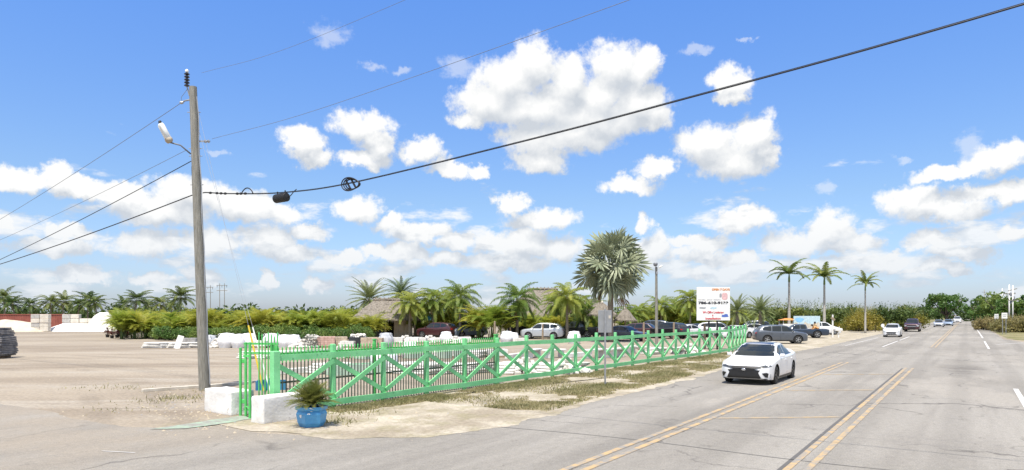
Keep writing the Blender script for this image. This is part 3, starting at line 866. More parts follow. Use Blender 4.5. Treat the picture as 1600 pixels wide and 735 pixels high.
def bismarck(loc, th):
    r = random.Random(11)
    root = thing('silver_fan_palm', 'tall silver fan palm with a huge round crown behind the green fence', 'palm tree', loc)
    tb, top = trunk_mesh(th, .25, .21, 0, 0, 12, 4); tb.build('trunk', M['bark'], root, True)
    bb = MB()
    for k in range(12):
        a = k*2.4; z = th-.1-.05*k*.8
        b0 = Vector((math.cos(a)*.2, math.sin(a)*.2, z)); bb.tube([b0, b0+Vector((math.cos(a)*.35, math.sin(a)*.35, .5))], [.06,.03], 4)
    bb.build('leaf_bases', M['dead'], root)
    cb = MB(); n = 42
    for i in range(n):
        t = (i+.5)/n
        el = 1.45-2.35*t**.78+r.uniform(-.12,.12)
        fan_leaf(cb, top+Vector((0,0,.25-.4*t)), i*2.39996+r.uniform(-.2,.2), el, r.uniform(1.15,2.15)*(1 if el > -.3 else .95), r.uniform(1.35,1.95), r, nseg=22)
    cb.build('crown', M['bismarck'], root)
    for k, (a, l) in enumerate(((.2,1.7),(-.4,2.2),(2.9,1.5))):
        db = MB(); fan_leaf(db, top-Vector((0,0,.5)), a, -1.05, l, 1.15, r, nseg=18, span=2.4)
        db.build('dead_frond', M['dead'], root)
    return root

def leaf_lump(mb, c, rad, n, size, r, mi=0, shell=.55, squash=1.0):
    c = Vector(c)
    for _ in range(n):
        d = Vector((r.gauss(0,1), r.gauss(0,1), r.gauss(0,1))).normalized()
        q = rad*(shell+(1-shell)*r.random()**.6)
        p = c+Vector((d.x*q, d.y*q, d.z*q*squash))
        nrm = (d+Vector((r.gauss(0,.7), r.gauss(0,.7), r.gauss(0,.7)))).normalized()
        u = nrm.orthogonal().normalized(); a = r.uniform(0,6.28)
        w = nrm.cross(u); u2 = u*math.cos(a)+w*math.sin(a); w2 = nrm.cross(u2)
        s_ = size*r.uniform(.6,1.25)
        mb.add([p-u2*s_, p-w2*s_*.45, p+u2*s_, p+w2*s_*.45], [(0,1,2,3)], mi)
def shrub_kind(name, label, cat, h, w, seed, mat, nl=14, per=45, size=.11, spiky=0):
    r = random.Random(seed); root = thing(name, label, cat)
    tb = MB(); cb = MB()
    for k in range(5):
        a = r.uniform(0,6.28); e = Vector((math.cos(a)*w*.3, math.sin(a)*w*.3, h*.6))
        tb.tube([(e.x*.15,e.y*.15,-.03), e*.5+Vector((0,0,.1)), e], [.03,.022,.01], 5)
    tb.build('stems', M['tree_bark'], root, True)
    for k in range(nl):
        a = r.uniform(0,6.28); q = w*.5*math.sqrt(r.random()); z = h*r.uniform(.22,.86)*(1-.25*(q/(w*.5))**2)
        leaf_lump(cb, (math.cos(a)*q, math.sin(a)*q, z), h*.20*r.uniform(.7,1.3), per, size, r)
    for k in range(spiky):      # whippy upright shoots
        a = r.uniform(0,6.28); q = w*.45*math.sqrt(r.random()); L_ = h*r.uniform(.75,1.12)
        lean = Vector((r.gauss(0,.16), r.gauss(0,.16), 1)).normalized()
        b0 = Vector((math.cos(a)*q, math.sin(a)*q, h*.1))
        for j in range(16):
            t = .25+.75*j/15; p = b0+lean*(L_*t)
            d = Vector((r.gauss(0,1), r.gauss(0,1), r.uniform(.1,1))).normalized()
            s_ = size*1.5*(1.1-.6*t); sd = d.cross(Vector((0,0,1))).normalized()*(size*.3)
            cb.add([p, p+d*s_*.5+sd, p+d*s_, p+d*s_*.5-sd], [(0,1,2,3)])
    cb.build('crown', mat, root)
    return root
def place_set(protos, spots, label=None, group=None, sc=(.85,1.15), r=rng):
    """first use moves the prototype itself, later uses copy it"""
    used = set()
    for i, p in enumerate(spots):
        k = r.randrange(len(protos)); s_ = r.uniform(*sc); rz = r.uniform(0,6.28)
        if k not in used:
            o = protos[k]; o.location = p; o.rotation_euler = (0,0,rz); o.scale = (s_,s_,s_); used.add(k)
            if label: o['label'] = label
            if group: o['group'] = group
        else: dup(protos[k], p, rz, label, group, s_)
    for k, o in enumerate(protos):
        if k not in used:
            for c in list(o.children): bpy.data.objects.remove(c)
            bpy.data.objects.remove(o)

# nursery bed behind the yard: potted shrubs in front, golden cane palms behind
ar = [palm_kind('areca', 'areca_palm', 'x', 'palm', 100+k) for k in range(5)]
spots = []
r_ = random.Random(21)
for Y, x0, x1, st in ((71,210,592,1.05),(74,196,588,1.15),(78,186,585,1.2),(83,186,580,1.35),(89,190,575,1.5),(96,195,572,1.7),(104,200,570,2.0)):
    X = (x0-800)/FPX*Y; X1 = (x1-800)/FPX*Y
    while X < X1:
        spots.append(Vector((X+r_.uniform(-.3,.3), Y+r_.uniform(-.7,.7), 0))); X += st*r_.uniform(.85,1.2)
for (px, Y) in ((190,70),(212,70.5),(243,70.5),(228,74)): spots.append(at(px, Y))
lab = 'golden green areca palm packed into the nursery bed behind the dirt yard'
place_set(ar, spots, lab, 'areca palms in the nursery bed', (.68,1.60), r_)
sh = [shrub_kind('potted_shrub', 'x', 'shrub', 1.45, 1.25, 40+k, M['shrub'], 16, 46, .085) for k in range(4)]
spots = []
for Y, x0, x1, st in ((66.2,255,578,1.0),(67.6,248,576,1.05),(69.2,240,575,1.1)):
    X = (x0-800)/FPX*Y; X1 = (x1-800)/FPX*Y
    while X < X1:
        spots.append(Vector((X+r_.uniform(-.2,.2), Y+r_.uniform(-.35,.35), 0))); X += st*r_.uniform(.85,1.2)
place_set(sh, spots, 'dark green feathery shrub in the front rows of the nursery bed', 'dark shrubs fronting the nursery bed', (.85,1.2), r_)
# red cordylines in black pots at the left end of the bed
def pot_plant():
    root = thing('potted_plant', 'x', 'potted plant')
    mb = MB(); mb.lathe([(.16,0),(.20,.30),(.215,.30),(.215,.34),(.19,.34)], 12); mb.build('pot', M['dark'], root, True, 40)
    cb = MB(); r = random.Random(3)
    for k in range(42):
        a = r.uniform(0,6.28); el = r.uniform(.1,1.3); L_ = r.uniform(.35,.65)
        d = Vector((math.cos(a)*math.cos(el), math.sin(a)*math.cos(el), math.sin(el))); sd = d.cross(Vector((0,0,1))).normalized()*.05
        b0 = Vector((0,0,r.uniform(.3,.8))); cb.add([b0, b0+d*L_*.5+sd, b0+d*L_-Vector((0,0,.08)), b0+d*L_*.5-sd], [(0,1,2,3)])
    cb.build('foliage', M['red_leaf'], root)
    return root
pp = pot_plant()
for i, (px, py) in enumerate(((168,527.5),(175,529),(183,528),(190,530),(197,528.5),(186,526.5))):
    l = 'red leaved potted plant at the left end of the nursery bed, %s from the left' % ORD[i if i < 4 else (5 if i == 4 else 4)]
    l = ['red leaved plant in black pot, outermost at the left end of the nursery bed','red leaved potted plant next to the outermost one by the nursery bed','red leaved potted plant in the middle of the little red row','red leaved potted plant at the front of the little red row','red leaved potted plant nearest the green areca palms','red leaved potted plant at the back of the little red row'][i]
    p = P(px, py)
    if i == 0: pp.location = p; pp['label'] = l; pp['group'] = 'red potted plants by the nursery bed'; o = pp
    else: dup(pp, p, i*1.1, l, 'red potted plants by the nursery bed', .9+.05*(i % 3))

# coconut palms along the far left skyline
co = [palm_kind('coco', 'coconut_palm', 'x', 'palm tree', 300+k) for k in range(4)]
cpx = [(8,462,118),(24,470,112),(46,472,128),(80,468,125),(97,466,130),(120,472,122),(137,464,126),(152,468,120),(190,472,124),(210,463,110),(232,474,125),(254,470,116),(281,458,104),(268,475,122),(-14,466,120)]
cpx.sort()
usedc = set()
for i, (px, cy, Y) in enumerate(cpx):
    k = i % 4; hgt = hz(cy, Y); s_ = hgt/5.6
    l = '%s coconut palm from the left on the skyline behind the container yard' % ORD[i].capitalize()
    l = l[0].lower()+l[1:]
    if k not in usedc:
        usedc.add(k); o = co[k]; o.location = at(px, Y); o.scale = (s_,)*3; o['label'] = l; o['group'] = 'coconut palms on the left skyline'
    else: dup(co[k], at(px, Y), i*1.7, l, 'coconut palms on the left skyline', s_)
# date and queen palms around the thatched huts
for i, (px, cy, Y, s_, l) in enumerate(((577,468,84,1.2,'grey green date palm behind the left end of the small thatched hut'),(627,460,88,1.1,'grey green date palm rising behind the ridge of the small thatched hut'),
     (1152,487,74,.85,'low date palm just to the right of the white billboard'),(1188,487,80,.9,'low date palm between the billboard and the first royal palm'))):
    o = palm_kind('date', 'date_palm', l, 'palm tree', 410+i, hz(cy, Y)/s_)
    o.location = at(px, Y); o.scale = (s_,)*3; o['group'] = 'date palms'
qd = [(640,470,76,1.1,'drooping queen palm before the small thatched hut, left of the maroon SUV'),(677,464,77,1.1,'queen palm with a hanging brown frond before the tan wall'),
      (719,460,74,1.1,'tall bright queen palm in front of the slate blue SUV'),(808,464,72,1.2,'large drooping queen palm just left of the silver parked SUV'),
      (886,460,70,1.1,'bushy queen palm just right of the silver parked SUV'),(868,472,78,1.0,'queen palm half hidden at the edge of the big thatched roof'),
      (1000,484,86,.9,'small queen palm to the right of the silver fan palm'),(1033,474,92,1.0,'queen palm behind the wooden lamp post'),(1078,464,88,1.1,'queen palm close to the left edge of the white billboard'),
      (700,468,80,1.1,'queen palm between the maroon SUV and the slate blue SUV'),(918,482,74,.95,'queen palm beneath the left side of the silver fan palm'),(982,488,84,.95,'low queen palm beneath the right side of the silver fan palm'),
      (655,478,82,1.0,'queen palm at the right end of the small thatched roof'),(905,474,76,1.0,'queen palm rising between the big and the low thatched roof'),(1058,478,94,1.0,'queen palm midway between the lamp post and the billboard')]
for i, (px, cy, Y, s_, l) in enumerate(qd):
    o = palm_kind('queen', 'queen_palm', l, 'palm tree', 500+i, hz(cy+4, Y)/s_)
    o.location = at(px, Y); o.scale = (s_,)*3; o.rotation_euler.z = i*1.9; o['group'] = 'queen palms around the thatched huts'
# golden cane clumps between the huts and to the right of them
ar2 = [palm_kind('areca', 'areca_clump', 'x', 'palm', 130+k) for k in range(3)]
ad = []
for (px, Y, s_, w_) in ((748,71,1.65,'left'),(768,70,1.9,'centre'),(786,72,1.7,'right'),(740,75,1.5,'back')):
    ad.append((px, Y, s_, {'left':'tall yellow areca clump at the left of the golden thicket by the green fence end','centre':'tallest yellow areca clump in the middle of the golden thicket','right':'yellow areca clump at the right of the golden thicket beside the leaning palm','back':'areca clump behind the left of the golden thicket'}[w_]))
for i, (px, Y, s_) in enumerate(((655,79,1.3),(690,79,1.4),(712,79,1.5),(832,77,1.4),(872,74,1.2),(905,80,1.3),(930,84,1.4),(1003,92,1.7),(1018,95,1.8),(1042,96,1.7),(1056,94,1.8),(1068,98,1.7),(1085,92,1.6),(988,96,1.6),(972,90,1.3),(860,76,1.3),(600,80,1.1),(1092,100,1.9),(1030,100,1.8),(1148,96,1.6),(1162,100,1.6),(1172,95,1.4))):
    ad.append((px, Y, s_, None))
usedc = set()
for i, (px, Y, s_, l) in enumerate(ad):
    k = i % 3
    if k not in usedc: usedc.add(k); o = ar2[k]; o.location = at(px, Y)
    else: o = dup(ar2[k], at(px, Y), i*2.1)
    o.scale = (s_,)*3
    if l: o['label'] = l
    else: o['label'] = 'green areca clump in the hedge line among the huts and parked cars'; 
    o['group'] = 'areca clumps in the hedge line among the huts and cars' if not l else 'areca clumps in the golden thicket'
bk = bismarck(at(954, 62.5), hz(424, 62.5)/1.12+.35); bk.scale = (1.07,1.07,1.10)
# the three royal palms by the drive
rp = palm_kind('royal', 'royal_palm', 'x', 'palm tree', 610)
for i, (px, cy, Y, l, rz) in enumerate(((1233,427,90,'left royal palm of the three standing along the drive, behind the grey SUV',0.3),(1288,432,92,'middle royal palm of the three, beside the painted banner',2.2),(1352,443,93,'right royal palm of the three, shortest and slimmest, standing alone by the drive',4.0))):
    s_ = hz(cy, Y)/7.2
    o = rp if i == 0 else dup(rp, at(px, Y), rz)
    o.location = at(px, Y); o.scale = (1.05,1.05,s_) if i < 2 else (.74,.74,s_); o.rotation_euler.z = rz; o['label'] = l; o['group'] = 'royal palms by the drive'
# scrub belt behind the drive
sc = [shrub_kind('scrub_bush', 'x', 'bush', 3.7, 3.6, 60+k, M['scrub'], 22, 40, .26, 34) for k in range(5)]
spots = []
for Y, x0, x1, st in ((112,1150,1425,3.0),(120,1130,1432,3.2),(130,1100,1440,3.4),(145,1090,1446,4.2)):
    X = (x0-800)/FPX*Y; X1 = (x1-800)/FPX*Y
    while X < X1:
        spots.append(Vector((X, Y+r_.uniform(-2,2), 0))); X += st*r_.uniform(.8,1.2)
place_set(sc, spots, 'olive scrub bush in the thicket behind the royal palms', 'scrub bushes behind the royal palms', (.8,1.18), r_)
ys = [shrub_kind('yellow_bush', 'x', 'bush', 3.0, 2.6, 80+k, M['yscrub'], 14, 36, .18, 40) for k in range(3)]
spots = [road(s, -12.2-abs(r_.gauss(0,1.6))-max(0,(135-s))*.04) for s in np.arange(113, 150, 2.2)] + [at(px, 118+r_.uniform(-3,3)) for px in range(1375,1445,9)]
place_set(ys, spots, 'yellow green upright bush beside the left lane beyond the royal palms', 'yellow bushes along the far left lane', (.85,1.15), r_)
ls = [shrub_kind('low_bush', 'x', 'bush', 1.3, 1.6, 90+k, M['yscrub'], 8, 30, .10, 10) for k in range(2)]
spots = [at(px, 104+r_.uniform(-3,3)) for px in range(1296,1404,6)] + [at(px, 109+r_.uniform(-2,2)) for px in range(1290,1404,8)]
place_set(ls, spots, 'low yellowish bush in the strip between the drive and the scrub thicket', 'low bushes beyond the drive', (.7,1.1), r_)
# big round tree and the roadside trees
def broad_tree(name, label, loc, h, w, seed, low=.25, n=46, per=70, size=.33):
    r = random.Random(seed); root = thing(name, label, 'tree', loc)
    tb = MB(); tb.tube([(0,0,-.1),(.05,0,h*.2),(0,.08,h*.42)], [h*.05,h*.038,h*.03], 9)
    for k in range(8):
        a = k*.785+r.uniform(-.2,.2); e = Vector((math.cos(a)*w*.3, math.sin(a)*w*.3, h*r.uniform(.5,.8)))
        tb.tube([(0,0,h*.25), e*.5+Vector((0,0,h*.12)), e], [h*.022,h*.015,h*.006], 6)
    tb.build('trunk', M['tree_bark'], root, True)
    cb = MB()
    for k in range(n):
        d = Vector((r.gauss(0,1), r.gauss(0,1), r.gauss(0,1))).normalized(); q = r.random()**.4
        c = Vector((d.x*w*.40*q, d.y*w*.40*q, h*(low+(1-low)*.5)+d.z*h*(1-low)*.40*q))
        leaf_lump(cb, c, h*.13*r.uniform(.6,1.25), per, size, r, squash=.8)
    cb.build('crown', M['tree'], root)
    return root
broad_tree('shade_tree', 'big round shade tree on the left of the road at its far end', at(1479,172), hz(455,172)+.5, 12.0, 1, .2)
for i, (px, Y, top, w, l) in enumerate(((1545,150,458,11,'dark spreading tree overhanging the right edge of the far road'),(1566,138,456,12,'dense green tree behind the two white road signs'),(1594,128,458,11.5,'green tree at the right picture edge beside the utility poles'),(1620,122,466,9,'green tree just past the right picture edge'),
      (1534,165,470,8.5,'farthest tree on the right side of the road'))):
    broad_tree('roadside_tree', l, at(px, Y), hz(top, Y)+.3, w, 10+i, .05)['group'] = 'trees along the right side of the road'
rs = [shrub_kind('roadside_bush', 'x', 'bush', 1.9, 2.8, 190+k, M['straw'], 16, 36, .18, 20) for k in range(3)]
spots = [at(px+r_.uniform(-2,2), 100+r_.uniform(-5,6)+max(0,(1560-px)*.7)) for px in range(1536, 1650, 4)] + [at(px, 112+r_.uniform(-4,6)) for px in range(1532, 1640, 6)]
place_set(rs, spots, 'straw green bush in the hedge beneath the white road signs on the right', 'bushes under the right-hand road signs', (.75,1.2), r_)
# far treeline closing the horizon: one mass
def treeline():
    mb = MB(); r = random.Random(77)
    for (Y, x0, x1, h) in ((260,-420,330,4.4),(210,-190,-20,4.6)):
        X = x0
        while X < x1:
            hh = h*r.uniform(.7,1.25)
            for k in range(5):
                leaf_lump(mb, (X+r.uniform(-2,2), Y+r.uniform(-3,3), hh*r.uniform(.2,.8)), hh*.36, 20, .75, r)
            X += 2.4
    X = -300
    for s in np.arange(330, 640, 6):
        for u in (9, 15, -16, -24):
            c = road(s, u+r.uniform(-2,2))
            for k in range(3): leaf_lump(mb, (c.x, c.y, r.uniform(1.2,5.0)), 2.4, 22, .7, r)
    tag(mb.build('far_treeline', M['coco']), 'far dark line of trees closing the horizon behind everything', 'trees', kind='stuff')
treeline()

# ------------------------------------------------------------------ vehicles
def paint(name, col, flake=0.0):
    return pm(name, col, rough=0.32, var=0.03, scale=2, coat=0.8, spec=0.5, metal=flake)
M['p_white'] = paint('white_car_paint', (0.70,0.71,0.72))
M['p_silver'] = paint('silver_car_paint', (0.46,0.49,0.53), .3)
M['p_grey'] = paint('grey_car_paint', (0.075,0.088,0.108), .25)
M['p_slate'] = paint('slate_blue_car_paint', (0.085,0.12,0.17), .2)
M['p_maroon'] = paint('maroon_car_paint', (0.055,0.014,0.018), .1)
M['p_navy'] = paint('navy_car_paint', (0.014,0.028,0.055), .1)
M['p_black'] = paint('black_car_paint', (0.012,0.013,0.016))
M['p_bluesilver'] = paint('pale_blue_car_paint', (0.25,0.32,0.42), .3)
def glass_mat():
    m, nt, b = new_mat('dark_car_glass'); b.inputs['Base Color'].default_value = (0.018,0.024,0.028,1)
    b.inputs['Roughness'].default_value = 0.06; b.inputs['Specular IOR Level'].default_value = 0.4
    return m
M['glass'] = glass_mat()
M['trim'] = pm('black_trim', (0.014,0.014,0.015), rough=0.45, var=0.2)
M['well'] = pm('wheel_well', (0.008,0.008,0.008), rough=0.9, var=0.2)
M['rim'] = pm('alloy_rim', (0.42,0.43,0.44), rough=0.35, metal=0.7, var=0.05)
M['rim_dark'] = pm('dark_alloy_rim', (0.06,0.06,0.065), rough=0.35, metal=0.6, var=0.1)
M['tyre'] = pm('tyre_rubber', (0.018,0.018,0.018), rough=0.85, var=0.15)
M['lamp'] = pm('headlamp_lens', (0.36,0.39,0.42), rough=0.12, var=0.2, scale=30, spec=0.7)
M['lamp_dark'] = pm('smoked_headlamp', (0.07,0.08,0.09), rough=0.12, var=0.5, scale=30, spec=0.7)
M['tail'] = pm('tail_lamp', (0.36,0.012,0.012), rough=0.2, var=0.15)
M['chrome'] = pm('chrome_strip', (0.6,0.61,0.63), rough=0.2, metal=0.9, var=0.05)
# station tables: t, z bottom, z belt, z top, half width, half width at top   (fractions of W/2; heights in metres for H=1.45)
PROFILES = {
 'sedan': [(0,.30,.56,.60,.60,.46),(.012,.24,.62,.67,.74,.58),(.04,.20,.69,.755,.90,.72),(.09,.18,.75,.82,.97,.78),(.17,.17,.82,.88,.995,.80),(.25,.17,.87,.925,1,.82),(.285,.17,.885,.955,1,.83),
           (.33,.17,.905,1.115,1,.79),(.38,.17,.92,1.27,1,.745),(.43,.17,.93,1.385,1,.71),(.50,.17,.935,1.44,1,.69),(.60,.17,.945,1.44,1,.68),(.69,.17,.955,1.385,1,.665),(.76,.17,.965,1.27,.995,.66),(.82,.17,.975,1.15,.99,.66),
           (.86,.18,.98,1.085,.98,.70),(.92,.20,.97,1.065,.95,.70),(.97,.24,.93,1.04,.88,.66),(.99,.30,.86,.97,.78,.56),(1,.36,.80,.88,.66,.46)],
 'suv':   [(0,.34,.72,.78,.62,.48),(.012,.28,.80,.87,.78,.60),(.04,.25,.86,.95,.92,.72),(.09,.23,.91,1.01,.98,.77),(.17,.22,.96,1.06,1,.79),(.24,.22,.99,1.10,1,.80),
           (.29,.22,1.00,1.26,1,.755),(.34,.22,1.01,1.44,1,.70),(.39,.22,1.02,1.58,1,.665),(.46,.22,1.03,1.65,1,.64),(.60,.22,1.04,1.66,1,.635),(.75,.22,1.06,1.63,1,.63),(.85,.23,1.08,1.57,.99,.62),(.905,.25,1.09,1.46,.97,.63),
           (.95,.28,1.08,1.28,.94,.67),(.98,.33,1.02,1.12,.88,.66),(.993,.38,.95,1.02,.80,.58),(1,.44,.86,.92,.66,.48)],
 'hatch': [(0,.28,.58,.63,.60,.46),(.015,.22,.66,.72,.76,.60),(.05,.19,.73,.80,.90,.72),(.11,.18,.80,.88,.98,.76),(.19,.17,.87,.955,1,.79),(.25,.17,.90,1.03,1,.79),
           (.31,.17,.92,1.22,1,.73),(.37,.17,.93,1.38,1,.68),(.44,.17,.94,1.47,1,.645),(.58,.17,.95,1.49,1,.635),(.74,.17,.97,1.46,1,.63),(.86,.18,1.0,1.38,.98,.62),(.92,.20,1.0,1.24,.95,.65),
           (.965,.24,.97,1.06,.90,.67),(.99,.30,.90,.96,.80,.58),(1,.36,.80,.85,.66,.46)],
 'pickup':[(0,.42,.90,.96,.70,.52),(.01,.38,.97,1.04,.84,.66),(.03,.36,1.02,1.10,.95,.76),(.08,.34,1.06,1.16,.99,.80),(.16,.34,1.09,1.19,1,.81),(.23,.34,1.11,1.22,1,.81),
           (.265,.34,1.12,1.36,1,.77),(.305,.34,1.125,1.58,1,.71),(.34,.34,1.13,1.75,1,.68),(.40,.34,1.135,1.83,1,.66),(.52,.34,1.14,1.83,1,.655),(.565,.34,1.14,1.78,1,.66),(.582,.34,1.14,1.55,1,.70),(.592,.34,1.14,1.20,1,.82),
           (.60,.34,1.14,1.175,1,.90),(.75,.34,1.14,1.17,1,.90),(.95,.36,1.14,1.17,1,.90),(.985,.40,1.12,1.16,.99,.88),(1,.46,1.06,1.12,.96,.84)],
}
WHEELS = {}
def wheel_meshes(rad, dark):
    key = (round(rad,3), dark)
    if key in WHEELS: return WHEELS[key]
    w = .21
    b = MB(); b.lathe([(rad*.55,-w*.30),(rad*.60,-w*.25),(rad*.60,w*.25),(rad*.55,w*.30)], 24, axis='Y'); hub = b.mesh('wheel', M['well'], True)
    b = MB(); b.lathe([(rad*.60,-w*.5),(rad*.88,-w*.5),(rad*.97,-w*.42),(rad,-w*.25),(rad,w*.25),(rad*.97,w*.42),(rad*.88,w*.5),(rad*.60,w*.5),(rad*.60,-w*.5)], 28, axis='Y', cap=False); tyre = b.mesh('tyre', M['tyre'], True); sharpen(tyre, 40)
    b = MB()
    for sy in (-1, 1):
        y = sy*w*.40
        b.lathe([(rad*.56,y-.012),(rad*.64,y-.012),(rad*.64,y+.012),(rad*.56,y+.012),(rad*.56,y-.012)], 28, axis='Y', cap=False)
        b.lathe([(.001,y-.01),(rad*.15,y-.01),(rad*.15,y+.01),(.001,y+.01)], 12, axis='Y')
        for k in range(5):
            a = k*2*math.pi/5
            for da in (-.13,.13):
                c1 = Vector((math.cos(a)*rad*.10, y, math.sin(a)*rad*.10)); c2 = Vector((math.cos(a+da)*rad*.59, y, math.sin(a+da)*rad*.59))
                b.beam(c1, c2, .035, .018, up=Vector((0,1,0)))
    rim = b.mesh('rim', M['rim_dark'] if dark else M['rim'], False)
    WHEELS[key] = (hub, tyre, rim)
    return WHEELS[key]
def catmull(P_, n):
    out = []
    P_ = [np.array(p, float) for p in P_]
    for i in range(len(P_)-1):
        p0 = P_[i-1] if i > 0 else 2*P_[0]-P_[1]; p1 = P_[i]; p2 = P_[i+1]; p3 = P_[i+2] if i+2 < len(P_) else 2*P_[-1]-P_[-2]
        for k in range(n):
            t = k/n
            out.append(.5*((2*p1)+(-p0+p2)*t+(2*p0-5*p1+4*p2-p3)*t*t+(-p0+3*p1-3*p2+p3)*t**3))
    out.append(P_[-1]); return out
def body_arrays(kind, L, W, H):
    tab = PROFILES[kind]
    H0 = {'sedan':1.45,'suv':1.67,'hatch':1.50,'pickup':1.84}[kind]; hk = H/H0
    ts = np.array([r[0] for r in tab]); cols = np.array([r[1:] for r in tab])
    tt = sorted(set(list(np.round(np.linspace(0,1,52),4)) + [r[0] for r in tab]))
    rings = []
    for t in tt:
        zb, zbe, zt, w, wt = [np.interp(t, ts, cols[:,k]) for k in range(5)]
        zb, zbe, zt = zb*hk, zbe*hk, zt*hk
        w *= W/2; wt *= W/2
        x = L/2-t*L
        cab = zt-zbe
        if cab > .22:
            up = [(w*.955, zbe+.02), (w*.90+(wt-w*.90)*.10, zbe+.05+cab*.06), (w*.90+(wt-w*.90)*.55, zbe+cab*.55), (wt*1.03, zt-.085*min(1,cab*3)), (wt*.90, zt-.022), (wt*.45, zt+.004), (0, zt+.010)]
        else:
            up = [(w*.965, zbe+cab*.25), (w*.90, zbe+cab*.62), (w*.90+(wt-w*.90)*.5, zbe+cab*.82), (wt, zt-.004), (wt*.85, zt+.004), (wt*.45, zt+.014), (0, zt+.018)]
        half = [(0, zb), (w*.86, zb), (w*.965, zb+.06), (w*.995, zb+(zbe-zb)*.35), (w, zb+(zbe-zb)*.66), (w*.99, zbe-.035)] + up
        half = catmull(half, 3)
        ring = [(x, y, z) for (y, z) in half] + [(x, -y, z) for (y, z) in half[-2:0:-1]]
        rings.append(ring)
    n = len(rings[0]); vs_ = [v for r in rings for v in r]; fs = []
    for i in range(len(rings)-1):
        for k in range(n):
            j = (k+1) % n
            fs.append((i*n+k, (i+1)*n+k, (i+1)*n+j, i*n+j))
    fs.append(tuple(range(n))); fs.append(tuple(reversed([(len(rings)-1)*n+k for k in range(n)])))
    return vs_, fs
def patch(bvh, poly, axis, name, mat, parent, off=.006, cuts=3):
    bm = bmesh.new()
    f = bm.faces.new([bm.verts.new((a, b, 0)) for a, b in poly])
    bmesh.ops.triangulate(bm, faces=[f])
    for _ in range(cuts-1):
        bmesh.ops.subdivide_edges(bm, edges=[e for e in bm.edges if e.calc_length() > .10], cuts=1, use_grid_fill=True)
        bmesh.ops.triangulate(bm, faces=bm.faces[:])
    dirs = {'x+':Vector((-1,0,0)),'x-':Vector((1,0,0)),'y+':Vector((0,-1,0)),'y-':Vector((0,1,0)),'z':Vector((0,0,-1))}[axis]
    for v in bm.verts:
        a, b = v.co.x, v.co.y
        o = {'x+':Vector((9,a,b)),'x-':Vector((-9,a,b)),'y+':Vector((a,9,b)),'y-':Vector((a,-9,b)),'z':Vector((a,b,9))}[axis]
        hit = bvh.ray_cast(o, dirs)
        if hit[0] is None:
            hit = bvh.find_nearest(o*0.12+Vector((0,0,.5)) if axis != 'z' else o*.2)
        v.co = hit[0]-dirs*off
    bmesh.ops.recalc_face_normals(bm, faces=bm.faces[:])
    me = bpy.data.meshes.new(name); bm.to_mesh(me); bm.free(); me.materials.append(mat)
    me.polygons.foreach_set('use_smooth', [True]*len(me.polygons))
    return link(name, me, parent)
